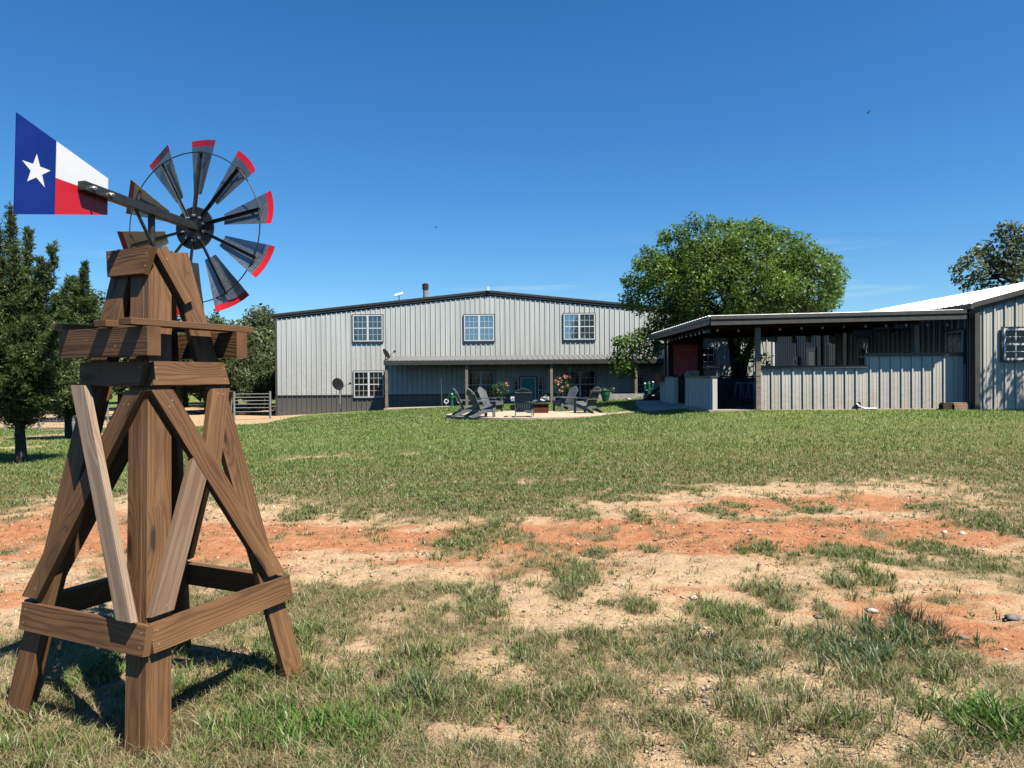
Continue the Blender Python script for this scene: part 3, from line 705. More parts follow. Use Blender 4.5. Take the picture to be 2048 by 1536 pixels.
def rail(name, face, z, w, s0=0., s1=1., ext0=0., ext1=0., off=0., scr=True, mat=None, tr=0.0):
    p0, al, n = fpoint(face, s0, z, TH / 2 + .0015 + off); p1, _, _ = fpoint(face, s1, z, TH / 2 + .0015 + off)
    p0 = p0 - al * ext0; p1 = p1 + al * ext1
    sc = [(-.93, .45), (-.93, -.5), (.93, .45), (.93, -.5)] if scr else []
    up = n.cross(al)
    return board(name, p0, p1, Vector((0, 0, 1)) - n * n.z, w, TH, mill, mat, n, sc, -tr, tr) if False else board(name, p0, p1, n.cross(al) if n.cross(al).z > 0 else -n.cross(al), w, TH, mill, mat, n, sc, tr, tr)
# lower rails, butted at the corners
rail('bottom_rail', 'FL', .470, .14, ext0=TH + .002, ext1=.0)
rail('bottom_rail', 'FR', .470, .14, ext0=.0, ext1=TH + .002)
rail('bottom_rail', 'RB', .470, .14, ext0=.0, ext1=TH + .002)
rail('bottom_rail', 'LB', .470, .14, ext0=.0, ext1=.0)
for f, e0, e1 in (('FL', .0, .0), ('FR', TH, .0), ('RB', TH, .0), ('LB', .0, TH)):
    rail('upper_rail', f, 1.73, .125, ext0=e0 * .0, ext1=e1 * .0, tr=.010)
# crossed braces
def brace(face, s0, z0, s1, z1, off=0., mat=None, w=.115, scr=True):
    p0, al, n = fpoint(face, s0, z0, TH / 2 + .0015 + off); p1, _, _ = fpoint(face, s1, z1, TH / 2 + .0015 + off)
    X = (p1 - p0).normalized(); Wd = n.cross(X)
    q_ = w / 2 * al.dot(X) / al.dot(Wd)      # ends sawn level
    return board('brace', p0, p1, Wd, w, TH, mill, mat, n, [(-.88, .3), (-.85, -.3), (.9, .2)] if scr else [], q_, -q_)
b1 = brace('FR', .10, 1.645, .95, .565, off=.0018)
brace('FR', .86, 1.645, .55, 1.20)
brace('FR', .505, 1.305, .07, .565, off=-.0012, mat=WOODM)
brace('FL', .12, 1.645, .96, .565, w=.11)
brace('FL', .87, 1.665, .065, .552, off=TH + .003, mat=WOODL, w=.095)
brace('RB', .1, 1.63, .9, .57); 
brace('LB', .9, 1.63, .1, .57)
# platform: two beams and three slats
PZ = 1.995
pc = BC.lerp(TC, tz(PZ)); pc.z = PZ
for k, uu in enumerate((-.292, .285)):
    c = pc + U * uu + Vector((0, 0, -.098))
    board('platform_beam', c - Vv * .355, c + Vv * .325, Vector((0, 0, 1)), .145, .078, mill, None, -U, [(-.3, .3), (.35, -.2)])
for vv, e in ((-.285, .40), (-.06, .37), (.355, .36)):
    c = pc + Vv * vv + Vector((0, 0, -.004))
    board('platform_slat', c - U * (e - .04 if vv > .3 else e), c + U * .40, Vv, .092, TH - .004, mill, None, Vector((0, 0, 1)))
# crest: short boards closing the top of the tower
rail('top_rail', 'FL', 2.325, .145, s0=-.12, s1=1.0, tr=.02)
rail('top_rail', 'LB', 2.325, .14, tr=.02)
p0, al, n = fpoint('FR', .16, 2.40, TH / 2 + .002); p1, _, _ = fpoint('FR', .66, 2.125, TH / 2 + .002)
board('top_brace', p0, p1, n.cross(al), .085, TH, mill, None, n, [(-.6, .0)])
board('top_cap', TC + U * -.09 + Vector((0, 0, -.06)), TC + U * .09 + Vector((0, 0, -.06)), Vv, .16, .03, mill, None, Vector((0, 0, 1)))

# --- metal head
MP = Vector((-1.993, 4.03, 0)); AX = Vector((-.24, -.97, .043)).normalized(); RV = Vector((.97, -.24, 0)); UPV = AX.cross(RV); UPV = UPV if UPV.z > 0 else -UPV
HUBS = -.36
axis_z = 2.615
HUB = Vector((MP.x + .24 * .36, MP.y + .97 * .36, axis_z))
def bp(s, w=0., u=0.): return HUB + AX * s + RV * w + UPV * u
m = MB(); m.tube([(MP.x, MP.y, 2.1), (MP.x, MP.y, bp(.36).z - .015)], .019, 14)
mast = m.build('mast', M_IRON, mill, smooth=False)
bw = .021
def bar(mb, s0, s1, w0, w1, u0, u1, mi=0):
    mb.prism([bp(s0, w0, u0), bp(s0, w1, u0), bp(s0, w1, u1), bp(s0, w0, u1)], AX * (s1 - s0), mi)
m = MB(); bar(m, .03, .862, .004, .046, -.023, .023)
boom = m.build('tail_boom', M_IRON, mill, bevel=.002)
for s in (.70, .81):
    m = MB()
    for r_, a_, b_ in ((.011, .046, .054), (.006, .053, .066)): m.tube([bp(s, a_, 0), bp(s, b_, 0)], r_, 6)
    m.build('bolt', M_ZINC, boom)
m = MB(); m.tube([bp(.365, .02, -.19), bp(.50, .02, -.02)], .009, 8); m.build('boom_strut', M_IRON, mill)
# tail vane: a symmetric trapezoid about the boom, 4 mm plate, painted on both sides
def tl(s): return .094 + (.2275 - .094) * (s - .672) / (1.195 - .672)
sB, sE, sM = .672, 1.195, .987
m = MB()
for side, w in ((1, .003), (-1, -.003)):
    def q(lst, mi):
        p = [bp(s, w, u) for s, u in lst]
        nn = (p[1] - p[0]).cross(p[2] - p[0])
        if nn.dot(RV) * side < 0: p = p[::-1]
        m.add(p, [tuple(range(len(p)))], mi)
    q([(sM, -tl(sM)), (sE, -tl(sE)), (sE, tl(sE)), (sM, tl(sM))], 0)
    q([(sB, 0), (sM, 0), (sM, tl(sM)), (sB, tl(sB))], 1)
    q([(sB, -tl(sB)), (sM, -tl(sM)), (sM, 0), (sB, 0)], 2)
    st = []; sc_, rr = 1.091, .078
    for k in range(10):
        a_ = PI / 2 + k * PI / 5 ; r0 = rr if k % 2 == 0 else rr * .40
        st.append((sc_ - r0 * math.cos(a_), r0 * math.sin(a_)))
    w = w + side * .0012; p = [bp(s, w, u) for s, u in st]; c = bp(sc_, w, 0)
    fs = []
    for k in range(10):
        tri = [c, p[k], p[(k + 1) % 10]]
        if (tri[1] - tri[0]).cross(tri[2] - tri[0]).dot(RV) * side < 0: tri = tri[::-1]
        m.add(tri, [(0, 1, 2)], 1)
rim = [(sB, -tl(sB)), (sM, -tl(sM)), (sE, -tl(sE)), (sE, tl(sE)), (sM, tl(sM)), (sB, tl(sB))]
for i in range(6):
    a_, b_ = rim[i], rim[(i + 1) % 6]; mi = 0 if min(a_[0], b_[0]) >= sM - .001 else (1 if a_[1] > 0 else 2)
    m.add([bp(a_[0], -.003, a_[1]), bp(b_[0], -.003, b_[1]), bp(b_[0], .003, b_[1]), bp(a_[0], .003, a_[1])], [(0, 1, 2, 3)], mi)
vane = m.build('tail_vane', [M_BLUE, M_WHITE, M_RED], mill)
# wheel
WR = Vector((.97, -.24, 0)).normalized(); WN = Vector((-.24, -.97, 0)).normalized(); WU = Vector((0, 0, 1))
def wp(r, a, n=0.): return HUB + (WR * math.cos(a) + WU * math.sin(a)) * r + WN * n
m = MB(); m.tube([HUB - WN * .012, HUB + WN * .004], .128, 40)
hub = m.build('hub_disc', M_BLACK, mill)
m = MB(); m.tube([HUB + WN * .004, HUB + WN * .055], [.022, .019], 16); m.build('axle_bearing', M_RUST, hub)
for k in range(10):
    m = MB(); a_ = R(82 + 36 * k + 6)
    for r_, n0, n1 in ((.0085, .003, .013), (.0055, .012, .022)): m.tube([wp(.075, a_, n0), wp(.075, a_, n1)], r_, 6)
    m.build('bolt', M_ZINC, hub)
m = MB(); m.torus(HUB + WN * .012, WR, WU, .452, .0036, 90, 6); m.build('wheel_ring', M_IRON, mill, smooth=True)
TW2 = R(16)
for k in range(10):
    a_ = R(82 + 36 * k); e = WR * math.cos(a_) + WU * math.sin(a_); tg = -WR * math.sin(a_) + WU * math.cos(a_)
    m = MB()
    nb = WN * math.cos(TW2) + tg * math.sin(TW2); wb = tg * math.cos(TW2) - WN * math.sin(TW2)
    NR, NW = 10, 6; r0, r1 = .205, .535; grid = []
    for thick in (0, .0015):
        for i in range(NR + 1):
            f = [0, .15, .3, .45, .6, .72, .82, .88, .885, .94, 1][i]; r_ = r0 + (r1 - r0) * f; hw = .036 + (.110 - .036) * f
            for j in range(NW + 1):
                g_ = j / NW * 2 - 1; bow = .10 * hw * (1 - g_ * g_)
                rr_ = math.sqrt(max(1e-6, r_ * r_ - (hw * g_) ** 2 * .9)) if f > .5 else r_
                grid.append(HUB + e * rr_ + wb * (hw * g_ + .008) + nb * (-bow - .004 + thick))
    n1_ = (NR + 1) * (NW + 1); fs = []; mi = []
    for lay in (0, 1):
        for i in range(NR):
            for j in range(NW):
                a0 = lay * n1_ + i * (NW + 1) + j; f = (a0, a0 + 1, a0 + NW + 2, a0 + NW + 1)
                fs.append(f if lay == 1 else f[::-1]); mi.append(1 if i >= 8 else 0)
    b_ = len(m.v); m.v += [tuple(v) for v in grid]; m.f += fs; m.m += mi
    per = [i * (NW + 1) for i in range(NR + 1)] + [NR * (NW + 1) + j for j in range(1, NW + 1)] + [i * (NW + 1) + NW for i in range(NR - 1, -1, -1)] + [j for j in range(NW - 1, 0, -1)]
    for i in range(len(per)):
        p, q_ = per[i], per[(i + 1) % len(per)]; m.f.append((p, q_, n1_ + q_, n1_ + p)); m.m.append(1 if min(p, q_) >= 8 * (NW + 1) and max(p, q_) >= 8 * (NW + 1) else 0)
    bl = m.build('wheel_blade', [M_GALV, M_RED], mill, smooth=False)
    m = MB()   # angle iron arm on the tail side of the blade
    for (w0, w1, n0, n1) in ((-.007, .010, .004, .007), (.007, .010, .007, .022)):
        P = [HUB + e * .06 + wb * a + nb * b for a, b in ((w0, n0), (w1, n0), (w1, n1), (w0, n1))]
        m.prism(P, e * .40)
    m.build('blade_arm', M_IRON, bl)
# ------------------------------------------------------------------ ribbed steel sheet
def ribbed(mb, O, T, length, z0, z1, N, mi=0, spacing=.305, rib=.036, minor=.006, start=.08, top=None, z1b=None, thick=0.0):
    """vertical ribbed sheet: origin O, runs along T, outward normal N; top(t) optional height function"""
    O = Vector(O); T = Vector(T).normalized(); N = Vector(N).normalized()
    prof = [(0, 0)]; t = start
    while t < length - .06:
        prof += [(t - .033, 0), (t - .021, rib), (t + .021, rib), (t + .033, 0)]
        for k in (1, 2):
            c = t + spacing * k / 3
            if minor and c < length - .03: prof += [(c - .022, 0), (c - .012, minor), (c + .012, minor), (c + .022, 0)]
        t += spacing
    prof.append((length, 0)); prof = [p for p in prof if 0 <= p[0] <= length]
    vs = []
    for tt, h in prof:
        p = O + T * tt + N * h; zt = top(tt) if top else z1
        vs += [Vector((p.x, p.y, z0)), Vector((p.x, p.y, zt))]
    fs = []
    flip = T.cross(Vector((0, 0, 1))).dot(N) < 0
    for i in range(len(prof) - 1):
        f = (2*i, 2*i+2, 2*i+3, 2*i+1); fs.append(f[::-1] if flip else f)
    mb.add(vs, fs, mi); return prof
def low_attr(o, zb, hgt):
    """dust line: 1 at the foot of the wall, 0 above"""
    me = o.data; n = len(me.vertices); co = np.empty(n * 3); me.vertices.foreach_get('co', co)
    z = co[2::3] + WM[o.name].translation.z
    a = me.attributes.new('low', 'FLOAT', 'POINT'); a.data.foreach_set('value', np.clip(1 - (z - zb) / hgt, 0, 1).astype(np.float32))
def split_low(mb_fn):  # kept simple: sheets get an extra row of faces near the foot where needed
    return mb_fn
def window(parent, x0, x1, z0, z1, y, twin=True, rows=2, cols=3, glass=None, name='window', n=-1, vertical_axis=None, frame=.055, trim=None, blind=None):
    """white vinyl single-hung window(s) in a wall facing -Y at y (proud of it); vertical_axis: a matrix for other facings"""
    mb = MB(); gl = MB(); T = vertical_axis
    def bx(a, b, m_=mb, mi=0):
        m_.box(a, b, mi, T)
    units = [(x0, (x0 + x1) / 2), ((x0 + x1) / 2, x1)] if twin else [(x0, x1)]
    yf = y - .055
    for a, b in units:
        bx((a, yf, z0), (a + frame, y, z1)); bx((b - frame, yf, z0), (b, y, z1)); bx((a + frame, yf, z1 - frame), (b - frame, y, z1)); bx((a + frame, yf, z0), (b - frame, y, z0 + frame))
        zm = (z0 + z1) / 2; bx((a + frame, yf + .012, zm - .028), (b - frame, y, zm + .028))
        for (s0, s1) in ((z0 + frame, zm - .028), (zm + .028, z1 - frame)):
            for c in range(1, cols):
                xx = a + frame + (b - a - 2 * frame) * c / cols; bx((xx - .009, yf + .018, s0), (xx + .009, yf + .029, s1))
            for r_ in range(1, rows):
                zz = s0 + (s1 - s0) * r_ / rows; bx((a + frame, yf + .019, zz - .009), (b - frame, yf + .0285, zz + .009))
        gl.box((a + frame, yf + .030, z0 + frame), (b - frame, yf + .036, z1 - frame), 0, T)
    w = mb.build(name, M_VINYL, parent)
    gl.build('pane', glass or M_GLASSD, w)
    tm = MB(); q = .05
    for a, b in (((x0 - q, y - .045, z0 - q), (x0 - .002, y, z1 + q)), ((x1 + .002, y - .045, z0 - q), (x1 + q, y, z1 + q)), ((x0 - .002, y - .045, z1 + .002), (x1 + .002, y, z1 + q)), ((x0 - .002, y - .065, z0 - q), (x1 + .002, y, z0 - .002))):
        tm.box(a, b, 0, T)
    tm.build('trim', trim or M_TRIM2, w)
    return w

# ------------------------------------------------------------------ house
HY = 44.5
hx0 = at(552, 730, HY).x; hxr = at(977, 600, HY).x; hx1 = 2 * hxr - hx0
zE = at(548, 628, HY - .3).z; zR = at(977, 580, HY - .3).z; zB = -.75; zW = at(700, 790, HY).z
house = thing('metal_house', 'long two storey light grey ribbed metal house with charcoal base and low gable roof', 'house', (hxr, HY, -.4))
slope = (zR - zE) / (hxr - hx0)
def topz(x): return zR - .32 - slope * abs(x - hxr)
m = MB()
ribbed(m, (hx0, HY, 0), (1, 0, 0), hx1 - hx0, zW, 0, (0, -1, 0), top=lambda t: topz(hx0 + t), minor=.004)
D2 = HY + 26
m.prism([(hx0, HY + .02, zB), (hx1, HY + .02, zB), (hx1, HY + .02, topz(hx1) - .02), (hxr, HY + .02, topz(hxr) - .02), (hx0, HY + .02, topz(hx0) - .02)], (0, 26, 0))
ribbed(m, (hx0 - .02, D2, 0), (0, -1, 0), 26, zB, topz(hx0) - .05, (-1, 0, 0), minor=0)
w = m.build('wall', M_WALL, house); low_attr(w, zW, .01)
m = MB(); ribbed(m, (hx0, HY - .012, 0), (1, 0, 0), hx1 - hx0, zB, zW - .05, (0, -1, 0), minor=.004); m.box((hx0, HY - .06, zW - .05), (hx1, HY + .01, zW + .02), 1)
w = m.build('wainscot', [M_WAIN, M_TRIM], house); low_attr(w, -.6, .25)
m = MB(); m.box((hx0 - .03, HY - .05, zB), (hx0 + .1, HY + .03, topz(hx0))); m.build('corner_trim', M_TRIM2, house); m = MB(); m.box((hx1 - .1, HY - .05, zB), (hx1 + .03, HY + .03, topz(hx1))); m.build('corner_trim', M_TRIM2, house)
def gable_roof(parent, x0, xr, x1, zE, zR, y0, y1, mats, name='roof', th=.07, fas=.26):
    m = MB()
    m.prism([(x0, y0, zE), (xr, y0, zR), (x1, y0, zE), (x1, y0, zE - th), (xr, y0, zR - th), (x0, y0, zE - th)], (0, y1 - y0, 0), 0)
    r_ = m.build(name, mats[0], parent)
    m = MB()
    for a, b, za, zb in ((x0, xr, zE, zR), (xr, x1, zR, zE)):
        m.prism([(a, y0 - .03, za - th - .004), (b, y0 - .03, zb - th - .004), (b, y0 - .03, zb - fas), (a, y0 - .03, za - fas)], (0, .34, 0))
        m.prism([(a, y0 - .07, za + .012), (b, y0 - .07, zb + .012), (b, y0 - .07, zb - .12), (a, y0 - .07, za - .12)], (0, .035, 0))
    for x, s in ((x0, -1), (x1, 1)):
        m.box((min(x, x + s * .1), y0 - .07, zE - .17), (max(x, x + s * .1), y1, zE + .0))
    m.build('fascia', mats[1], r_)
    return r_
roof = gable_roof(house, at(541, 625, HY - .3).x, hxr, 2 * hxr - at(541, 625, HY - .3).x, zE, zR, HY - .04, HY + 26.3, (M_PROOF, M_TRIM))
m = MB(); c = at(851, 590, HY + 5); zt = at(851, 567, HY + 5).z
m.lathe([(.17, c.z - 1.4), (.17, zt - .38)], (c.x, c.y, 0), 16); m.build('flue_pipe', M_STEEL, roof, smooth=False)
m = MB(); m.lathe([(.215, zt - .40), (.215, zt - .05), (.15, zt + .0), (.05, zt + .02)], (c.x, c.y, 0), 16); m.build('flue_cap', simple('sooty_brown', (.05, .03, .022), .7, 0, .2, .3), roof)
m = MB(); c = at(977, 578, HY); m.box((c.x - .08, HY - .2, zR - .02), (c.x + .08, HY + .1, zR + .22)); m.build('ridge_cap', M_WHITE, roof)
def hw(px0, py0, px1, py1, y=HY, **k):
    a = at(px0, py1, y - .05); b = at(px1, py0, y - .05); return window(house, a.x, b.x, a.z, b.z, y - .03, **k)
hw(706, 630, 765, 683, glass=glassmat('dim_sky_pane', (.012, .018, .02), .16, .05)); hw(928.5, 629.5, 988, 682, glass=M_GLASSS); hw(1127.5, 627, 1189.5, 679.5, glass=M_GLASSS)
hw(708, 742.5, 767, 795)
hw(935, 742, 989, 797); hw(1129.5, 741, 1190.5, 796)
hw(1273, 752, 1289, 786, twin=False)
# half-drawn pale curtains inside the lit upper windows
# front door, frame and sidelights
zF = .08
a = at(1041, 754.5, HY); b = at(1071.5, 754.5, HY)
m = MB(); m.box((a.x + .06, HY - .05, zF), (b.x - .06, HY - .012, a.z - .06))
for i in range(2):
    for j in range(3):
        xx = a.x + .17 + i * (b.x - a.x - .34) / 2; ww = (b.x - a.x - .34) / 2 - .06; zz = zF + .15 + j * .53
        m.box((xx + .03, HY - .062, zz), (xx + .03 + ww, HY - .049, zz + .42))
door = m.build('door', M_DOOR, house)
m = MB(); m.box((a.x - .01, HY - .07, zF), (a.x + .058, HY, a.z)); m.box((b.x - .058, HY - .07, zF), (b.x + .01, HY, a.z)); m.box((a.x + .058, HY - .07, a.z - .058), (b.x - .058, HY, a.z)); m.build('frame', M_VINYL, door)
m = MB(); m.ball((a.x + .13, HY - .08, zF + .95), .032); m.build('handle', M_ZINC, door)
m = MB(); q = .05
for x0_, x1_ in ((a.x - .07, a.x - .012), (b.x + .012, b.x + .07)): m.box((x0_, HY - .06, zF), (x1_, HY, a.z + .07))
m.box((a.x - .012, HY - .06, a.z + .002), (b.x + .012, HY, a.z + .07)); m.build('trim', M_TRIM, door)
for p0, p1 in ((1027.5, 1037), (1076, 1085.5)):
    a = at(p0, 757, HY); b = at(p1, 757, HY); window(house, a.x, b.x, zF + .1, a.z, HY - .03, twin=False, rows=2, cols=1, name='sidelight', frame=.05, trim=M_TRIM)
# porch
PY = 42.1
px0 = at(769, 722, PY).x; px1 = hx1 - .3
zP1 = at(1000, 711.5, HY).z; zP0 = at(1000, 719.5, PY).z
m = MB()
n_ = int((px1 - px0) / .305); 
m.prism([(px0, PY - .1, zP0), (px0, HY - .03, zP1), (px0, HY - .03, zP1 - .05), (px0, PY - .1, zP0 - .05)], (px1 - px0, 0, 0))
dz = (zP1 - zP0)
for i in range(n_ + 1):
    x = px0 + .1 + i * .305
    m.prism([(x - .042, PY - .1, zP0), (x - .018, PY - .1, zP0 + .034), (x + .018, PY - .1, zP0 + .034), (x + .042, PY - .1, zP0)], (0, HY - .06 - PY + .1, dz))
porch = m.build('porch_roof', M_PROOF, house)
m = MB(); m.box((px0 - .03, PY - .14, zP0 - .27), (px1, PY - .09, zP0 - .02)); m.box((px0, PY, zP0 - .28), (px1, PY + .09, zP0 - .06)); m.prism([(px0 - .03, PY - .09, zP0 + .03), (px0 - .03, HY - .03, zP1 + .03), (px0 - .03, HY - .03, zP1 - .17), (px0 - .03, PY - .09, zP0 - .27)], (.04, 0, 0))
m.build('fascia', M_TRIM, porch)
for px in (773, 933.5, 1103, 1272):
    c = at(px, 760, PY + .045); wd_ = .075
    m = MB(); m.box((c.x - wd_, PY - .03, h1(c.x, PY) - .3), (c.x + wd_, PY + .12, zP0 - .285)); m.build('porch_post', POSTW, house)
m = MB(); xs_ = [px0 - .1, -4.5, -1.5, 2.2, 5.2]; 
c0 = at(775, 817, 41.9); c1 = at(1180, 805.5, 41.9)
m.prism([(c0.x - .2, 41.8, c0.z - .5), (c1.x, 41.8, c0.z - .5), (c1.x, 41.8, c1.z), (c0.x - .2, 41.8, c0.z)], (0, 2.65, 0)); m.build('porch_slab', M_CONC, house)
c0 = at(1188, 788, 41.6); c1 = at(1332, 788, 41.6)
rw = solo(MB().box((c0.x, 41.4, .0), (c1.x + .4, 41.65, c0.z)), 'retaining_wall', M_CONCG, (c0.x, 41.5, .2), 'low grey concrete retaining wall along the shaded end of the porch', 'wall')
# lower wing that carries the house on to the right, behind the oak and the pavilion
WY = 34.5; wx0 = 9.0; wx1 = at(1547, 700, WY).x; WZ = 3.75
wing = thing('house_wing', 'light grey metal house wing dappled by the oak, seen through the pavilion', 'building', ((wx0 + wx1) / 2, WY, .6))
m = MB(); ribbed(m, (wx0, WY, 0), (1, 0, 0), wx1 - wx0, .3, WZ - .1, (0, -1, 0), minor=.004); m.box((wx0, WY + .02, .3), (wx1, HY - .1, WZ - .12))
w = m.build('wall', M_WALL, wing); low_attr(w, .3, .2)
m = MB(); m.box((wx1 - .06, WY - .05, .3), (wx1 + .04, WY + .03, WZ - .1)); m.build('corner_trim', M_VINYL, wing)
m = MB(); m.prism([(wx0 - .05, WY - .06, WZ), (wx0 - .05, HY - .12, WZ + .25), (wx0 - .05, HY - .12, WZ + .17), (wx0 - .05, WY - .06, WZ - .08)], (wx1 - wx0 + .1, 0, 0)); r2 = m.build('roof', M_PROOF, wing)
m = MB(); m.box((wx0 - .05, WY - .1, WZ - .2), (wx1 + .05, WY - .062, WZ + .02)); m.build('fascia', M_TRIM, r2)
a = at(1404, 724, WY); b = at(1427, 696, WY); window(wing, a.x, b.x, a.z, b.z, WY - .03, glass=M_GLASSD, twin=False, trim=M_TRIM2, frame=.03, rows=1, cols=2)
m = MB(); c0 = at(1403, 730, WY - .5); c1 = at(1440, 730, WY - .5); m.prism([(c0.x, WY - .8, c0.z - .15), (c0.x, WY - .05, c0.z + .05), (c0.x, WY - .05, c0.z - .0), (c0.x, WY - .8, c0.z - .20)], (c1.x - c0.x, 0, 0)); m.build('awning', M_PROOF, wing)
WY = 43.2

# ------------------------------------------------------------------ right hand building with the white roof
BY = 20.5; bx0 = at(1957, 700, BY).x; bxs = at(1944, 700, BY).x
barn = thing('white_roof_building', 'grey ribbed metal building with bright white roof at right edge', 'building', (bx0 + 2, BY, .6))
zc = at(1946, 601, BY - .3).z; rk = .262; ridge = 3.4
def btop(x): return zc - .22 + rk * (x - bx0)
m = MB()
ribbed(m, (bx0, BY, 0), (1, 0, 0), 2 * ridge, .2, 0, (0, -1, 0), top=lambda t: zc - .2 + rk * (ridge - abs(t - ridge)), start=.14, rib=.036, minor=.007)
BD = bx0 / ((1702 - 1024) / F); RD = 33.4
m.prism([(bx0, BY + .02, .2), (bx0 + 2 * ridge, BY + .02, .2), (bx0 + 2 * ridge, BY + .02, zc - .24), (bx0 + ridge, BY + .02, zc - .24 + rk * ridge), (bx0, BY + .02, zc - .24)], (0, BD - BY, 0))
ribbed(m, (bx0 + .0, BD, 0), (0, -1, 0), BD - BY - .1, .2, zc - .25, (-1, 0, 0), start=.1, rib=.036, minor=.007)
w = m.build('wall', M_PAV, barn); low_attr(w, .62, .5)
m = MB(); m.box((bx0 - .12, BY - .045, .2), (bx0 + .03, BY + .0, zc - .2)); m.build('corner_trim', M_TRIM2, barn); m = MB(); m.box((bx0 - .12, BY + .001, .2), (bx0 - .04, BY + .18, zc - .2)); m.build('corner_trim', M_TRIM2, barn)
m = MB(); x0 = bx0 - .2; xr = bx0 + ridge; zl = zc - rk * .2; zr = zc + rk * ridge; x1 = bx0 + 2 * ridge + .2
m.prism([(x0, BY - .082, zl), (xr, BY - .082, zr), (x1, BY - .082, zl), (x1, BY - .082, zl - .06), (xr, BY - .082, zr - .06), (x0, BY - .082, zl - .06)], (0, RD + .2 - BY, 0))
for i in range(int((RD - BY) / .305)):
    y = BY + .1 + i * .305
    for s in (1, -1):
        xa = x0 if s == 1 else x1
        m.prism([(xa, y - .04, zl), (xa, y - .016, zl + .03), (xa, y + .016, zl + .03), (xa, y + .04, zl)], (xr - xa, 0, zr - zl))
br = m.build('roof', M_WROOF, barn)
m = MB(); 
for a_, b_, za, zb in ((x0, xr, zl, zr), (xr, x1, zr, zl)):
    m.prism([(a_, BY - .13, za + .02), (b_, BY - .13, zb + .02), (b_, BY - .13, zb - .12), (a_, BY - .13, za - .12)], (0, .045, 0))
    m.prism([(a_, BY - .084, za - .066), (b_, BY - .084, zb - .066), (b_, BY - .084, zb - .22), (a_, BY - .084, za - .22)], (0, .07, 0))
m.box((x0 - .1, BY - .13, zl - .16), (x0 - .002, RD, zl - .01)); m.build('fascia', M_TRIM2, br)
a = at(2006, 720, BY - .05); b = at(2006, 657, BY - .05)
window(barn, a.x, a.x + 1.0, a.z, b.z, BY - .035, twin=False, cols=3, glass=M_GLASSD)
# side openings facing the pavilion (wall at x = bx0 facing -X)
def sideM(y0):   # local x -> world -Y..., local y -> world X
    return Matrix(((0, 1, 0, bx0), (-1, 0, 0, y0), (0, 0, 1, 0), (0, 0, 0, 1)))
def yof(px): # distance at which the side wall shows at photo column px
    d = CR @ Vector(((px - 1024) / F, 0, -1.0)); return bx0 / (d.x / d.y)
y0, y1 = yof(1932), yof(1896); za = at(1914, 662, (y0 + y1) / 2).z; zb_ = at(1914, 726, (y0 + y1) / 2).z
window(barn, 0, y1 - y0, zb_, za, -.04, twin=False, cols=3, glass=M_GLASSD, vertical_axis=sideM(y1))
y0, y1 = yof(1742), yof(1719); za = at(1730, 679, (y0 + y1) / 2).z
window(barn, 0, y1 - y0, za - 1.3, za, -.04, twin=False, cols=1, rows=1, glass=glassmat('reflecting_pane', (.02, .03, .02), .25, .15), vertical_axis=sideM(y1), trim=M_TRIM)
# connector behind the pavilion: wall set further right, facing -X
CX = 15.0
conn = thing('connecting_wing', 'shaded grey metal wing with white door and narrow window behind the pavilion', 'building', (CX, 38, .6))
m = MB(); ribbed(m, (CX, WY, 0), (0, -1, 0), WY - 33.6, .3, 4.0, (-1, 0, 0), minor=.006); m.box((CX + .02, 33.55, .3), (CX + 4, WY - .02, 3.98)); w = m.build('wall', M_PAV, conn); low_attr(w, .5, .1)
m = MB(); m.prism([(CX - .5, 33.5, 4.0), (CX + 4, 33.5, 4.7), (CX + 4, 33.5, 4.6), (CX - .5, 33.5, 3.9)], (0, WY - 33.6, 0)); m.build('roof', M_PROOF, conn)
def csM(y0): return Matrix(((0, 1, 0, CX), (-1, 0, 0, y0), (0, 0, 1, 0), (0, 0, 0, 1)))
def yc(px): d = CR @ Vector(((px - 1024) / F, 0, -1.0)); return CX / (d.x / d.y)
ya, yb = yc(1633.5), yc(1616.5); zt = at(1625, 696, (ya + yb) / 2).z
m = MB(); T = csM(yb); L_2 = yb - ya
m.box((0, -.08, zt - 2.1), (.16, -.03, zt), 0, T); m.box((L_2 - .16, -.08, zt - 2.1), (L_2, -.03, zt), 0, T); m.box((.16, -.08, zt - .2), (L_2 - .16, -.03, zt), 0, T); m.box((.16, -.08, zt - 2.1), (L_2 - .16, -.03, zt - 1.9), 0, T)
dr = m.build('door', M_VINYL, conn); m = MB(); m.box((.161, -.065, zt - 1.899), (L_2 - .161, -.045, zt - .201), 0, T); m.build('pane', glassmat('teal_pane', (.01, .035, .035), .08), dr)
m = MB(); m.box((-.06, -.05, zt - 2.1), (-.002, 0, zt + .06), 0, T); m.box((L_2 + .002, -.05, zt - 2.1), (L_2 + .06, 0, zt + .06), 0, T); m.box((-.002, -.05, zt + .002), (L_2 + .002, 0, zt + .06), 0, T); m.build('trim', M_TRIM, dr)
ya, yb = yc(1674), yc(1658); zt = at(1666, 686, (ya + yb) / 2).z; window(conn, 0, yb - ya, zt - 1.45, zt, -.04, twin=False, cols=3, vertical_axis=csM(yb))
for px in (1641, 1692):
    yy = yc(px); m = MB(); m.box((0, -.12, .4), (.32, -.04, 4.0), 0, csM(yy)); m.build('pilaster', M_TRIM, conn)
yy = yc(1592); zt = at(1592, 714, yy).z; m = MB(); m.box((0, -.16, zt - .55), (.6, -.04, zt), 0, csM(yy)); m.box((.2, -.19, zt - .4), (.4, -.161, zt - .15), 1, csM(yy))
m.tube([csM(yy) @ Vector((.3, -.08, zt)), csM(yy) @ Vector((.3, -.08, 3.6))], .03, 8, 1); m.build('meter_box', [simple('meter_grey', (.42, .42, .36), .5), M_TRIM], conn)
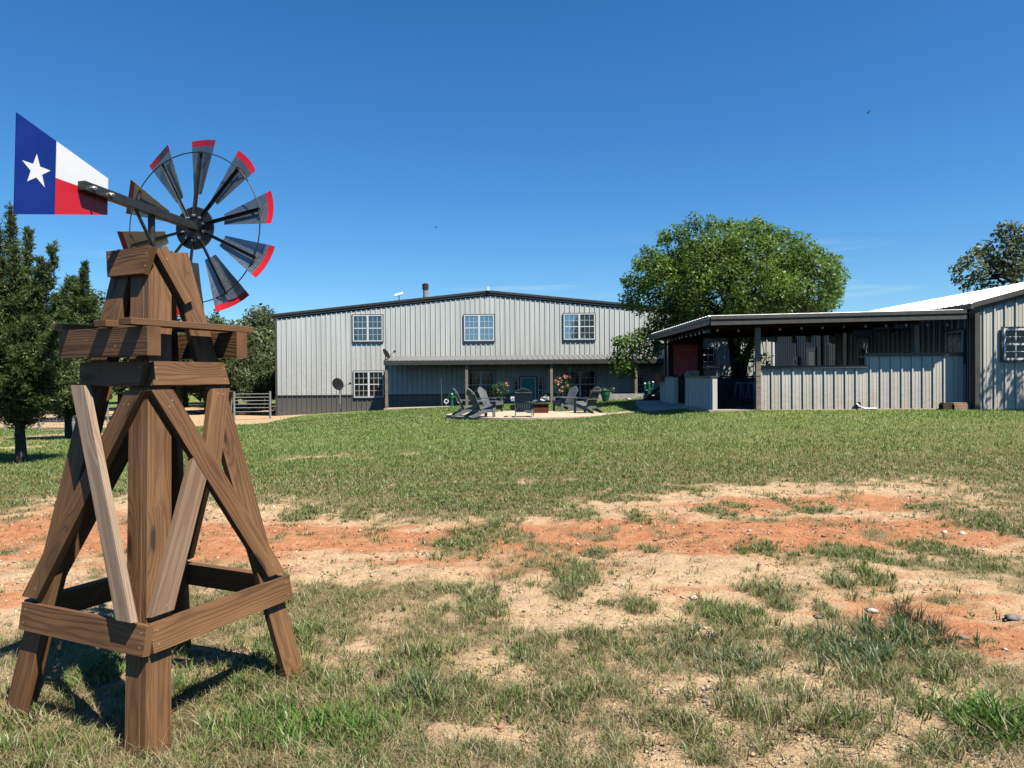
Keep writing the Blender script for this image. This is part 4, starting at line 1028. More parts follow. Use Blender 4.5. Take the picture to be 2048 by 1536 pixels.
# ------------------------------------------------------------------ pavilion
FY = 21.0; SZ = at(1600, 816.5, FY).z          # front plane and slab level
pvx0 = at(1433, 780, FY).x; pvx1 = bx0 - .05; BKY = 28.9
pav = thing('open_pavilion', 'open sided bar pavilion with flat dark edged roof and ribbed half walls', 'pavilion', (9, 24, SZ))
m = MB(); m.box((pvx0 - .25, FY - .16, SZ - .6), (pvx1 + .02, BKY, SZ - .03)); m.build('slab', M_CONC, pav)
def halfwall(x0, x1, zt, name):
    m = MB(); y = FY - .02
    ribbed(m, (x0, y - .0, 0), (1, 0, 0), x1 - x0, SZ - .03, zt - .035, (0, -1, 0), start=.1, rib=.038, minor=.007)
    m.box((x0, y + .004, SZ - .03), (x1, y + .12, zt - .035)); w = m.build(name, M_PAV, pav); low_attr(w, SZ, .38)
    m = MB(); m.box((x0 - .01, y - .075, zt - .033), (x1, y + .16, zt)); m.box((x0 - .01, y - .075, zt - .085), (x1, y - .055, zt - .034)); m.build('cap', M_TRIM2, w)
xA = at(1515, 780, FY).x; xB = at(1732.5, 780, FY).x; xC = at(1926, 780, FY).x
halfwall(xA, xB - .003, at(1620, 731, FY).z, 'half_wall'); halfwall(xB, xC, at(1830, 705.5, FY).z, 'half_wall')
rzf = at(1421, 633, FY - .55); rz1 = at(1931, 620.5, FY - .55)
RX0, RX1 = rzf.x, min(rz1.x, bx0 - .22); RY0, RY1 = FY - .55, 29.4; zl, zr = rzf.z, rz1.z
def rz_(x): return zl + (zr - zl) * (x - RX0) / (RX1 - RX0)
m = MB(); dzb = .0
m.prism([(RX0, RY0, zl), (RX1, RY0, zr), (RX1, RY0, zr - .05), (RX0, RY0, zl - .05)], (0, RY1 - RY0, 0))
for i in range(int((RY1 - RY0 - .2) / .305) + 1):
    y = RY0 + .12 + i * .305
    m.prism([(RX0 - .05, y - .045, zl), (RX0 - .05, y - .02, zl + .036), (RX0 - .05, y + .02, zl + .036), (RX0 - .05, y + .045, zl)], (RX1 - RX0 + .05, 0, zr - zl))
prf = m.build('roof', M_WROOF, pav)
m = MB()
def strip(y0, y1, d0, d1, xa=RX0, xb=RX1): m.prism([(xa, y0, rz_(xa) - d0), (xb, y0, rz_(xb) - d0), (xb, y0, rz_(xb) - d1), (xa, y0, rz_(xa) - d1)], (0, y1 - y0, 0))
strip(RY0 - .06, RY0 - .002, -.015, .085); k0 = len(m.m); strip(RY0 - .005, RY0 + .03, .086, .150); m.m[k0:] = [1] * (len(m.m) - k0); strip(RY0 - .055, RY0 + .03, .151, .25)
for o_, d0, d1 in ((.03, -.008, .10), (.0, .105, .23)):
    m.box((RX0 - o_ - .04, RY0 + .002, zl - d1), (RX0 - o_ + .0, RY1, zl - d0))
m.build('fascia', [M_TRIM2, M_TRIM], prf)
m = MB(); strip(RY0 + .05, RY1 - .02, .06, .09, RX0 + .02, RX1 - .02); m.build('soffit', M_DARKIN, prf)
for k in range(6):
    yy = RY0 + .7 + k * 1.5; m = MB(); strip(yy, yy + .05, .095, .22, RX0 + .05, RX1 - .05); m.build('rafter', M_RAFTER, prf)
def post(px, y, z0, zt, w=.068, mat=POSTW, name='post'):
    c = at(px, 720, y); m = MB(); m.box((c.x - w, y - w, z0), (c.x + w, y + w, zt)); return m.build(name, mat, pav)
post(1515.5, FY - .115, SZ - .03, zl - .30); post(1831.5, FY + .22, SZ, rz_(9.5) - .3); 
c = at(1331.5, 740, 28.7); m = MB(); m.box((c.x - .05, 28.65, .3), (c.x + .05, 28.75, zl - .2)); m.build('post', M_TRIM, pav)
# left side half wall panels, seen nearly end on
def sidepanel(y0, y1, x, zt):
    m = MB(); ribbed(m, (x, y1, 0), (0, -1, 0), y1 - y0, SZ - .03, zt, (-1, 0, 0), start=.08, rib=.03, minor=.006); m.box((x + .003, y0, SZ - .03), (x + .14, y1, zt)); w = m.build('side_panel', M_PAV, pav); low_attr(w, SZ - .5, .1)
    m = MB(); m.box((x - .05, y0 - .02, zt + .001), (x + .19, y1, zt + .035)); m.build('cap', M_TRIM2, w); return w
pxl = at(1424, 780, FY).x; zs = at(1428, 754.5, FY).z
sidepanel(FY - .05, 24.2, pxl, zs); sidepanel(25.9, 28.3, pxl, zs)
m = MB(); m.box((pxl + .6, 24.6, SZ), (pxl + .68, 25.8, zs - .05)); m.build('cabinet', simple('navy_cabinet', (.01, .02, .035), .5), pav)
# dark end wall with the red panel, and bar along the back
bw0 = at(1336, 720, BKY).x; bw1 = at(1405, 720, BKY).x
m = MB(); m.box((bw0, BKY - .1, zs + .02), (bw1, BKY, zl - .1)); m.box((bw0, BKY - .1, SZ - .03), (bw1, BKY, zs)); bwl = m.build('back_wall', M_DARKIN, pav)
ctz = at(1470, 752, 28.2).z
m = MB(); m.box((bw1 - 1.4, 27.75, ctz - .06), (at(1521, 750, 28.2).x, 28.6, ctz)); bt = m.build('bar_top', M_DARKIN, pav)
m = MB(); ribbed(m, (bw1 - 1.3, 27.95, 0), (1, 0, 0), at(1521, 750, 28.2).x - bw1 + 1.2, SZ, ctz - .07, (0, -1, 0), rib=.02, minor=0); m.box((bw1 - 1.3, 27.96, SZ), (at(1521, 750, 28.2).x - .1, 28.1, ctz - .07)); m.build('bar_front', simple('navy_bar_front', (.010, .022, .045), .5), pav)
a = at(1347.5, 750, 28.75); b = at(1393.5, 690, 28.75)
m = MB(); m.box((a.x, 28.70, a.z), (b.x, 28.79, b.z), 0); m.box((a.x - .03, 28.69, a.z - .03), (a.x - .001, 28.79, b.z + .03), 1); m.box((b.x + .001, 28.69, a.z - .03), (b.x + .03, 28.79, b.z + .03), 1); m.box((a.x, 28.69, b.z + .001), (b.x, 28.79, b.z + .03), 1); m.box((a.x, 28.69, a.z - .03), (b.x, 28.79, a.z - .001), 1)
# pale flourishes and a script line as on the panel in the photo (too faint to read)
W_, H_ = b.x - a.x, b.z - a.z; yq = 28.695
sp_ = [(a.x + W_ * (.26 + .52 * i / 60), yq, a.z + H_ * (.845 + .016 * math.sin(i * 1.35) * (1.9 if i < 9 else 1))) for i in range(61)]
m.tube(sp_, .007, 5, 2); m.tube([(a.x + W_ * .16, yq, a.z + H_ * .36), (a.x + W_ * .16, yq, a.z + H_ * .66)], .008, 5, 2); m.tube([(a.x + W_ * .84, yq, a.z + H_ * .36), (a.x + W_ * .84, yq, a.z + H_ * .66)], .008, 5, 2); m.tube([(a.x + W_ * .3, yq, a.z + H_ * .1), (a.x + W_ * .72, yq, a.z + H_ * .1)], .006, 5, 2)
solo(m, 'wall_sign', [M_REDP, simple('maroon_edge', (.12, .02, .02), .5), simple('pale_print', (.62, .42, .36), .5)], ((a.x + b.x) / 2, 28.75, a.z), 'red wall sign with pale script line hung on the dark pavilion wall', 'sign')
# string lights
def string(name, pts, label, group, drop=.05, rb=.035):
    t = thing(name, label, 'string lights', pts[0], 0, group)
    fine = []
    for i in range(len(pts) - 1):
        for k in range(5):
            f = k / 5; p = Vector(pts[i]).lerp(Vector(pts[i + 1]), f); p.z -= .25 * drop * math.sin(f * PI); fine.append(p)
    fine.append(Vector(pts[-1]))
    MB().tube(fine, .006, 5).build('cord', M_BLACK, t)
    for p in pts:
        p = Vector(p); b = MB().ball(p - Vector((0, 0, drop + rb)), (rb, rb * 1.15), 10).build('bulb', M_BULB, t, smooth=True)
        MB().lathe([(.014, -drop), (.017, -drop + .035), (.012, .0)], p, 8).build('socket', M_BLACK, b)
fp = [(1435, 655), (1477, 655.5), (1518, 652), (1560, 653), (1603, 651), (1645, 650), (1688, 648), (1731, 647), (1772, 646), (1812, 645), (1854, 644), (1895, 644)]
string('string_light', [at(x, y, FY + .12) for x, y in fp], 'frosted bulbs strung under the front edge of the pavilion roof', None)
lp = [(1339, 679, 28.0), (1344.5, 677, 27.2), (1352, 675, 26.4), (1359, 673, 25.6), (1365, 671.5, 24.9), (1373, 669.5, 24.1), (1382, 667.5, 23.4), (1391, 665.5, 22.7), (1399, 663, 22.1), (1408, 660.5, 21.5)]
string('string_light', [at(x, y - 2, d) for x, y, d in lp], 'frosted bulbs strung along the left edge of the pavilion roof', None)
hp = [(811 + 21.55 * i, 727.5 - .12 * i) for i in range(21)]
string('string_light', [at(x, y, PY + .12) for x, y in hp], 'row of small frosted bulbs along the house porch roof', None, .05, .036)
# things hanging in the pavilion
def lantern(px, py, y, label, sc=1., bell=False):
    c = at(px, py, y); top = rz_(c.x) - .1
    sc *= .75
    t = thing('hanging_lamp', label, 'lamp', (c.x, y, c.z), 0, 'lamps hanging in the pavilion')
    if bell: MB().lathe([(.13 * sc, -.10 * sc), (.10 * sc, .0), (.07 * sc, .06 * sc), (.03 * sc, .1 * sc)], c, 14).build('shade', simple('bell_shade_grey', (.30, .36, .36), .4), t)
    else:
        MB().lathe([(.03 * sc, -.17 * sc), (.09 * sc, -.15 * sc), (.11 * sc, .05 * sc), (.05 * sc, .14 * sc)], c, 6).build('cage', M_BLACK, t)
    MB().tube([(c.x, y, c.z + .09 * sc), (c.x, y, top)], .007, 5).build('cord', M_BLACK, t)
lantern(1416, 661, 21.8, 'grey bell shaped lamp under the left front corner of the pavilion roof', 1., True)
for px, py, y, s, lb in ((1490, 678, 25, 1.0, 'dark lamp hanging in front of the oak trunks'), (1549, 676, 24, 1.1, 'dark lamp hanging just right of the front post'), (1588, 679, 25, 1.1, 'dark lamp hanging above the meter box'), (1618, 676, 24, 1.2, 'dark lamp hanging above the white door'), (1666, 676, 24, 1.5, 'largest dark lamp, hanging above the narrow window')):
    lantern(px, py, y, lb, s)
c = at(1783, 660, 24.5); t = thing('ceiling_fan', 'dark ceiling fan under the right half of the pavilion roof', 'fan', (c.x, c.y, c.z))
MB().lathe([(.05, -.1), (.1, -.06), (.1, .04), (.03, .07)], c, 12).build('motor', M_BLACK, t); MB().tube([(c.x, c.y, c.z + .06), (c.x, c.y, rz_(c.x) - .1)], .012, 6).build('rod', M_BLACK, t)
for k in range(4):
    a_ = k * PI / 2 + .5; d_ = Vector((math.cos(a_), math.sin(a_), 0)); s_ = Vector((-d_.y, d_.x, 0)) * .06
    MB().prism([c + d_ * .1 - s_, c + d_ * .6 - s_ * 1.2, c + d_ * .6 + s_ * 1.2, c + d_ * .1 + s_], (0, 0, .012)).build('blade', M_LOG, t)
# bar stools
def stool(px, y, rz, label, back=False):
    c = at(px, 780, y); t = thing('bar_stool', label, 'stool', (c.x, y, SZ - .03), rz, 'blue metal bar stools')
    zt = .76; base = WM[t.name]
    m = MB(); m.box((-.155, -.155, zt - .035), (.155, .155, zt)); m.box((-.165, -.165, zt - .07), (.165, .165, zt - .036)); s = m.build('seat', M_BLUESTL, t, M=base.copy(), bevel=.01)
    for sx in (-1, 1):
        for sy in (-1, 1):
            m = MB(); a = Vector((sx * .14, sy * .14, zt - .07)); b = Vector((sx * .22, sy * .22, 0))
            m.tube([a, b], [.032, .018], 6); m.build('leg', M_BLUESTL, t, M=base.copy())
    m = MB(); 
    for p, q in (((-.19, -.19), (.19, -.19)), ((.19, -.19), (.19, .19)), ((.19, .19), (-.19, .19)), ((-.19, .19), (-.19, -.19))): m.tube([(p[0], p[1], .25), (q[0], q[1], .25)], .011, 6)
    m.build('footrest', M_BLUESTL, t, M=base.copy())
    if back:
        m = MB(); m.tube([(-.15, -.15, zt), (-.17, -.24, zt + .3), (0, -.27, zt + .36), (.17, -.24, zt + .3), (.15, -.15, zt)], .016, 6); m.build('backrest', M_BLUESTL, t, M=base.copy())
stool(1484, 26.2, .3, 'blue metal bar stool standing before the bar in the pavilion opening')
stool(1509, 24.6, 1.9, 'blue metal bar stool half hidden behind the front post', True)
# odds and ends about the bar
g0 = at(1437, 806, 22.6); m = MB()
for k in range(7):
    q = Vector((g0.x + .12 + random.uniform(0, .45), 22.6 + random.uniform(-.3, .3), SZ + .02 + .09 * (k // 3))); d_ = Vector((random.uniform(.2, .4), random.uniform(-.25, .25), random.uniform(.0, .16)))
    m.tube([q - d_, q + d_], .045, 8)
solo(m, 'log_pile', M_LOG, (g0.x, 22.6, SZ), 'dark heap of logs on the pavilion floor by the low panel', 'logs')
c = at(1404, 752, 26); zz = zs + .036
m = MB(); 
for k in range(4):
    m.box((c.x - .2 + k * .1, 24.0, zs + .036), (c.x - .2 + k * .1 + .085, 24.12, zs + .22), 0, Matrix.Translation((pxl + .22 - c.x, 0, 0)) )
for z_ in (.07, .16): m.box((c.x - .2, 24.121, zs + .036 + z_), (c.x + .185, 24.14, zs + .036 + z_ + .03), 0, Matrix.Translation((pxl + .22 - c.x, 0, 0)))
m.box((pxl + .02, 23.98, zs + .005), (pxl + .42, 24.16, zs + .0355))
solo(m, 'slat_crate', simple('pale_slats', (.34, .31, .23), .8), (pxl + .2, 24.05, zs), 'pale slatted wooden crate on the end of the low panel', 'crate')
m = MB()
for k in range(3):
    for j in range(2): m.box((pxl - .10, 27.55 + k * .2, zs - .20 + j * .09), (pxl + .14, 27.55 + k * .2 + .19, zs - .12 + j * .09), 0)
m = MB(); m.box((pxl - .22, 27.4, zs - .16), (pxl - .06, 28.1, zs + .10)); m.box((pxl - .24, 27.38, zs + .101), (pxl - .04, 28.12, zs + .14))
solo(m, 'window_box', M_TERRA, (pxl - .14, 27.7, zs - .1), 'terracotta coloured box on the far left panel of the pavilion', 'planter')
for px, lb in ((1360, 'faint glass jar on the bar, leftmost of three under the red sign'), (1371, 'bright glass jar on the bar, middle of three under the red sign'), (1381, 'faint glass jar on the bar, rightmost of three under the red sign')):
    c = at(px, 752, 28.2); m = MB(); m.lathe([(.05, 0), (.055, .02), (.055, .1), (.045, .12)], (c.x, 28.2, ctz), 10); solo(m, 'glass_jar', simple('milky_glass', (.55, .55, .52) if 'bright' in lb else (.2, .2, .2), .2), (c.x, 28.2, ctz), lb, 'jar', 'jars on the bar')
MB().box((bw0 - .02, 27.9, ctz - .06), (bw1 - 1.41, 28.5, ctz)).build('bar_shelf', M_DARKIN, pav)
c = at(1718, 812, FY - .14); gz_ = h1(c.x, FY - .2); t = thing('drain_spout', 'white drain spout with black splash block at foot of half wall', 'drain', (c.x, FY - .2, gz_))
MB().box((c.x - .07, FY - .12, SZ - .02), (c.x + .06, FY - .065, SZ + .17)).build('cover', M_BLACK, t); MB().tube([(c.x - .06, FY - .1, SZ + .13), (c.x - .02, FY - .2, SZ + .05), (c.x + .06, FY - .3, gz_ + .04), (c.x + .4, FY - .35, gz_ + .04)], .028, 8).build('pipe', M_WHITE, t)
c = at(1912, 814, FY - .35); gz_ = h1(c.x, FY - .35)
for px, z_, lb, wd in ((1895, 0, 'dark stained block, left of two stacked against the half wall', .17), (1918, .0, 'tan stone block, right of two stacked against the half wall', .25)):
    c = at(px, 810, FY - .35); m = MB(); m.box((c.x - wd, FY - .42, gz_ - .05), (c.x + wd, FY - .2, gz_ + .16)); m.box((c.x - wd + .02, FY - .41, gz_ + .163), (c.x + wd - .02, FY - .21, gz_ + .2)); solo(m, 'stone_block', M_BRICK if 'tan' in lb else M_LOG, (c.x, FY - .3, gz_), lb, 'block', 'blocks by the half wall', bevel=.01)
# walk from the patio to the pavilion, and firewood at the porch corner
def flatpoly(name, pts, th, mat, n_out=None):
    """concrete sheet following its own corner heights"""
    m = MB(); n = len(pts); top = [Vector(p) for p in pts]; bot = [p - Vector((0, 0, th)) for p in top]
    c = sum(top, Vector()) / n; cb = c - Vector((0, 0, th))
    m.add(top + bot, [tuple(range(n)), tuple(range(2 * n - 1, n - 1, -1))] + [(i, n + i, n + (i + 1) % n, (i + 1) % n) for i in range(n)]); o = m.build(name, mat); tag(o, kind='structure'); return o
patc = (.55, 27.2); PATZ = .335
pts = []
for k in range(40):
    a_ = 2 * PI * k / 40; pts.append((patc[0] + 3.02 * math.cos(a_), patc[1] + 2.7 * math.sin(a_), PATZ))
flatpoly('patio', pts, .12, M_CONC)
e0 = at(1290, 813, 24.4); w0 = (3.2, 25.9); w1 = (3.6, 27.4)
def hz(x, y, d=.03): return h1(x, y, False) + d
pathp = [(3.2, 25.9), (4.6, 24.9), (5.6, 23.9), (6.0, 23.6), (6.0, 24.9), (5.2, 25.6), (4.2, 26.6), (3.4, 27.3)]
flatpoly('path', [(x, y, max(PATZ, hz(x, y, .02)) if i in (1, 2, 3, 4, 5, 6) else PATZ - .004) for i, (x, y) in enumerate(pathp)], .10, M_CONC)
flatpoly('side_path', [(4.5, 24.98, .60), (6.0, 24.1, .74), (6.0, 28.6, .76), (4.9, 28.8, .74)], .2, M_CONCG)
m = MB()
g_ = at(1318, 795, 29.2)
for k in range(9):
    q = Vector((g_.x + random.uniform(-.3, .3), 29.4 + random.uniform(-.2, .2), h1(g_.x, 29.4) + .06 + .1 * (k // 3))); d_ = Vector((.35, random.uniform(-.1, .2), .25 if k > 5 else .05)); m.tube([q - d_, q + d_], .06, 8)
solo(m, 'firewood', M_LOG, (g_.x, 29.4, h1(g_.x, 29.4)), 'dark firewood leaning at the left back corner of the pavilion', 'firewood')
# ------------------------------------------------------------------ adirondack chairs
def make_chair(label):
    t = thing('adirondack_chair', label, 'chair', (0, 0, 0), 0, 'grey chairs round the fire pit'); I = Matrix.Identity(4)
    def P(m, n, **k): return m.build(n, M_CHAIR, t, M=I.copy(), **k)
    for s in (-1, 1):
        m = MB(); m.box((s * .305 - .014, .20, 0), (s * .305 + .014, .30, .52)); P(m, 'leg')
        m = MB(); x = s * .275
        m.prism([(x - .013, .31, .37), (x - .013, .31, .26), (x - .013, -.10, .13), (x - .013, -.45, .0), (x - .013, -.60, .0), (x - .013, -.52, .085), (x - .013, -.18, .235)], (.026, 0, 0)); P(m, 'rear_leg')
        m = MB(); m.prism([(s * .37 - .07, .36, .523), (s * .37 + .07, .36, .523), (s * .37 + .065, -.05, .523), (s * .37 + .0 * s, -.38, .523), (s * .37 - .045, -.38, .523), (s * .37 - .065, -.05, .523)], (0, 0, .024)); P(m, 'armrest')
    m = MB()
    for k in range(6):
        f = k / 5; y = .30 - f * .46; z = .385 - f * .145 + (.012 * (k in (0,)))
        m.box((-.285, -.040, 0), (.285, .040, .020), 0, Matrix.Translation((0, y, z - .01)) @ Matrix.Rotation(R(17), 4, 'X'))
    m.box((-.29, .312, .27), (.29, .334, .385)); P(m, 'seat')
    m = MB()
    bl = Matrix.Translation((0, -.20, .19)) @ Matrix.Rotation(R(24), 4, 'X')
    for k in range(-3, 4):
        x0 = k * .071; x1 = k * .088; h = .845 * math.cos(k * .17) ** 1.3; cy = -.018 * (1 - (k / 3) ** 2)
        m.prism([bl @ Vector(p) for p in ((x0 - .032, cy, 0), (x0 + .032, cy, 0), (x1 + .039, cy, h - .02 - .02 * max(0, k)), (x1, cy, h + .012), (x1 - .039, cy, h - .02 + .02 * min(0, k)))], bl.to_3x3() @ Vector((0, .02, 0)))
    P(m, 'backrest')
    m = MB(); m.box((-.40, -.385, .493), (.40, -.345, .521)); m.box((-.26, -.021, .64), (.26, -.0, .70), 0, bl @ Matrix.Translation((0, -.019, 0))); m.box((-.27, -.29, .16), (.27, -.265, .25)); P(m, 'back_brace')
    return t
CH = [(1048, 25.2, -4, 'grey garden chair seen squarely from behind in the centre of the group'),
 (966, 25.3, -62, 'nearer grey garden chair on the left, its slatted back turned to us'),
 (938, 26.3, -76, 'grey plastic garden chair seen in profile at the far left end of the group'),
 (984, 29.0, -118, 'grey plastic garden chair behind two others on the left, its sunlit front showing'),
 (1127, 29.2, 118, 'grey plastic garden chair right of the fire pit with its sunlit front showing'),
 (1171, 27.6, 48, 'grey garden chair at the right end of the group with back turned')]
ch0 = None
for px, y, rz, lb in CH:
    c = at(px, 800, y); M = Matrix.Translation((c.x, y, PATZ)) @ Matrix.Rotation(R(rz), 4, 'Z') @ Matrix.Scale(1.04, 4)
    if ch0 is None: ch0 = make_chair(lb); ch0.matrix_basis = M; WM[ch0.name] = M
    else: copy_thing(ch0, M, lb)
c = at(1080, 815, 28.0); fp = thing('fire_pit', 'square rusty steel fire pit on the patio between the chairs', 'fire pit', (c.x, 28.0, PATZ))
m = MB(); w_ = .31
for a, b in (((c.x - w_, 28 - w_, PATZ), (c.x + w_, 28 - w_ + .02, PATZ + .33)), ((c.x - w_, 28 + w_ - .02, PATZ), (c.x + w_, 28 + w_, PATZ + .33)), ((c.x - w_, 28 - w_ + .02, PATZ), (c.x - w_ + .02, 28 + w_ - .02, PATZ + .33)), ((c.x + w_ - .02, 28 - w_ + .02, PATZ), (c.x + w_, 28 + w_ - .02, PATZ + .33))): m.box(a, b)
m.build('wall', M_RUST, fp); m = MB(); 
m.box((c.x - w_ - .05, 28 - w_ - .05, PATZ + .331), (c.x + w_ + .05, 28 - w_ + .05, PATZ + .355)); m.box((c.x - w_ - .05, 28 + w_ - .05, PATZ + .331), (c.x + w_ + .05, 28 + w_ + .05, PATZ + .355)); m.box((c.x - w_ - .05, 28 - w_ + .05, PATZ + .331), (c.x - w_ + .05, 28 + w_ - .05, PATZ + .355)); m.box((c.x + w_ - .05, 28 - w_ + .05, PATZ + .331), (c.x + w_ + .05, 28 + w_ - .05, PATZ + .355)); m.build('rim', M_IRON, fp)

# ------------------------------------------------------------------ foliage generators
def leafcloud(name, C, Rr, per, size, mat, parent, up=.5, flat=.8, tintvar=1., asp=.62, squash=1., M=None):
    """leaf-shaped faces spread through a set of clumps: C (k,3) centres, Rr (k,) radii"""
    C = np.asarray(C, float); Rr = np.asarray(Rr, float); k = len(C)
    cnt = np.maximum(3, (per * (Rr / Rr.mean()) ** 2).astype(int)); idx = np.repeat(np.arange(k), cnt); n = len(idx)
    d = RNG.normal(0, 1, (n, 3)); d /= np.linalg.norm(d, axis=1)[:, None]
    r = RNG.random(n) ** .42
    P = C[idx] + d * (r * Rr[idx])[:, None] * np.array([1, 1, squash])
    N = d * .7 + RNG.normal(0, flat, (n, 3)) + np.array([0, 0, up]); N /= np.linalg.norm(N, axis=1)[:, None]
    A = np.cross(N, RNG.normal(0, 1, (n, 3))); A /= np.linalg.norm(A, axis=1)[:, None]; B = np.cross(N, A)
    s = size * RNG.uniform(.6, 1.3, n)[:, None]
    V = np.stack([P - A * s * .5, P + B * s * asp * .5 + N * s * .08, P + A * s * .55, P - B * s * asp * .5 + N * s * .08], 1)
    tint = np.clip(RNG.random(k)[idx] * .55 + RNG.random(n) * .45, 0, 1) ** tintvar
    return npmesh(name, V.reshape(-1, 3), np.arange(n * 4), np.full(n, 4), mat, parent, {'tint': ('FACE', 'FLOAT', tint)}, M=M)
def limbs(mb, trunk_pts, trunk_r, C, nlimb, rmin=.02, lo=.55, twig=True):
    """trunk, main limbs towards spread clump centres, twigs from the limbs to every clump"""
    C = [Vector(c) for c in C]; T = [Vector(p) for p in trunk_pts]
    mb.tube(T, trunk_r, 10); top = T[-1]
    main = []; used = []
    order = sorted(range(len(C)), key=lambda i: random.random())
    for i in order:
        if len(main) >= nlimb: break
        if all((C[i] - C[j]).length > 1.1 * (max((c - top).length for c in C) / (nlimb ** .5)) * .6 for j in used):
            used.append(i); s = T[int(len(T) * lo) if len(T) * lo < len(T) else -1].lerp(top, random.random()); e = C[i]
            mid = s.lerp(e, .45) + Vector((random.uniform(-.1, .1), random.uniform(-.1, .1), .10)) * (e - s).length
            pts = []
            for q in range(9):
                f = q / 8; p = s * (1 - f) ** 2 + mid * 2 * f * (1 - f) + e * f * f; p += Vector([random.uniform(-.03, .03) * (e - s).length for _ in range(3)]) * (0 < q < 8); pts.append(p)
            r0 = trunk_r[-1] * .8; mb.tube(pts, [max(rmin, r0 * (1 - .85 * q / 8)) for q in range(9)], 7); main.append(pts)
    if twig:
        allp = [p for l in main for p in l[2:]] + [top]
        for i, c in enumerate(C):
            if i in used: continue
            p = min(allp, key=lambda q: (q - c).length); mid = p.lerp(c, .5) + Vector((random.uniform(-.1, .1), random.uniform(-.1, .1), .08)) * (c - p).length
            mb.tube([p, mid, c], [rmin * 1.6, rmin * 1.1, rmin * .5], 5)
LEAF_OAK = leafmat('oak_leaf', (.045, .100, .013), (.165, .270, .034), .38)
LEAF_WOOD = leafmat('wood_leaf', (.045, .07, .022), (.175, .205, .078), .3)
LEAF_CEDAR = leafmat('cedar_spray', (.024, .052, .016), (.140, .190, .048), .22)
LEAF_FAR = leafmat('post_oak_leaf', (.065, .09, .04), (.20, .235, .10), .3)
LEAF_POT = leafmat('pot_leaf', (.02, .06, .015), (.09, .17, .05), .3)
BARK = barkmat('oak_bark', (.085, .065, .05)); BARK2 = barkmat('cedar_bark', (.10, .075, .058))

# big oak behind the pavilion
OY = 31.0
def oak():
    b = at(1478, 790, OY); gz_ = h1(b.x, OY)
    t = thing('oak_tree', 'big round crowned green oak rising behind the pavilion', 'tree', (b.x, OY, gz_))
    # outline of the crown: (px, py) of its rim
    top = [(1243, 600), (1242, 560), (1262, 520), (1290, 500), (1320, 470), (1352, 455), (1385, 437), (1420, 440), (1455, 436), (1490, 440), (1515, 445), (1545, 458), (1570, 470), (1600, 480), (1640, 503), (1660, 520), (1680, 520), (1688, 550), (1690, 578), (1672, 600), (1650, 622)]
    C = []; Rr = []
    for px, py in top:
        for j in range(2):
            f = 1 - random.uniform(.01, .13); q = at(1465 + (px - 1465) * f, 600 + (py - 600) * f, OY + random.uniform(-1.2, 1.2)); C.append(tuple(q)); Rr.append(random.uniform(.34, .52))
    cx = at(1465, 600, OY)
    tries = 0
    while len(C) < 215 and tries < 9000:
        tries += 1
        u = random.uniform(-1, 1); v = random.uniform(-.32, 1); w = random.uniform(-1, 1); rr = u * u + w * w + (v * v if v > 0 else (v / .45) ** 2)
        if rr > .93 or rr < .22: continue
        p = cx + Vector((u * 4.55, w * 4.3, v * 3.35))
        if w > .55 and random.random() < .5: continue
        if u < -.55 and v < .02: continue
        if rr > .62 + .36 * random.random(): continue
        if any((p - Vector(c)).length < .62 for c in C): continue
        C.append(tuple(p)); Rr.append(random.uniform(.38, .66))
    # low hanging limb on the left and foliage seen through the opening
    low = [(1325, 645, -.6), (1338, 615, -.9), (1300, 655, -.8), (1278, 668, -.9), (1256, 682, -1.0), (1242, 698, -1.1), (1234, 720, -1.1), (1270, 694, -1.3), (1292, 684, -1.2), (1310, 702, -.7), (1258, 716, -.9), (1328, 668, -.5), (1345, 640, -.2), (1318, 622, -.7), (1308, 640, -.8), (1350, 612, -.6), (1290, 668, -1.0), (1322, 655, -1.0), (1238, 738, -1.0), (1238, 684, -1.2), (1262, 740, -1.0),
           (1375, 615, 0), (1400, 630, .2), (1480, 680, -.8), (1500, 690, -.8), (1470, 665, -.2), (1505, 715, -.8), (1530, 720, -.7), (1488, 710, -.5), (1450, 660, 0), (1540, 640, 0), (1600, 630, 0), (1508, 672, -.5), (1420, 640, .4), (1590, 600, .3), (1325, 625, -.5), (1312, 668, -.9), (1290, 712, -1.2), (1252, 735, -1.3), (1270, 682, -1.0), (1318, 690, -1.0), (1345, 615, -.3), (1360, 640, 0)]
    for px, py, dy in low: C.append(tuple(at(px, py, OY + dy))); Rr.append(random.uniform(.30, .45))
    leafcloud('crown', C, Rr, 240, .125, LEAF_OAK, t, up=.5, flat=.7, asp=.66)
    m = MB(); z1 = at(1478, 690, OY).z
    st = [Vector((b.x, OY, gz_ - .2)), Vector((b.x + .02, OY, gz_ + .6)), Vector((b.x - .05, OY, gz_ + 1.4)), Vector((b.x - .12, OY, gz_ + 2.3)), Vector((b.x - .05, OY, gz_ + 3.0))]
    limbs(m, st, [.32, .22, .18, .16, .14], C[:60:2] + C[60:], 13, .022, .8)
    m.tube([(b.x - .05, OY, gz_ + .3), (b.x - .30, OY - .1, gz_ + 1.8), (b.x - .5, OY - .2, gz_ + 3.4), (b.x - .75, OY, gz_ + 4.6)], [.17, .14, .12, .08], 9)
    m.tube([(b.x, OY, gz_ + .5), (b.x + .45, OY + .2, gz_ + 2.0), (b.x + 1.1, OY, gz_ + 3.2), (b.x + 1.7, OY, gz_ + 4.4)], [.19, .16, .13, .07], 9)
    m.tube([(b.x - .12, OY, gz_ + 2.6), (b.x - 1.4, OY - .5, gz_ + 3.5)] + [tuple(at(*p)) for p in ((1318, 650, OY - .8), (1280, 688, OY - 1), (1248, 722, OY - 1))], [.12, .09, .06, .04, .02], 7)
    m.build('trunk', BARK, t, smooth=True)
oak()
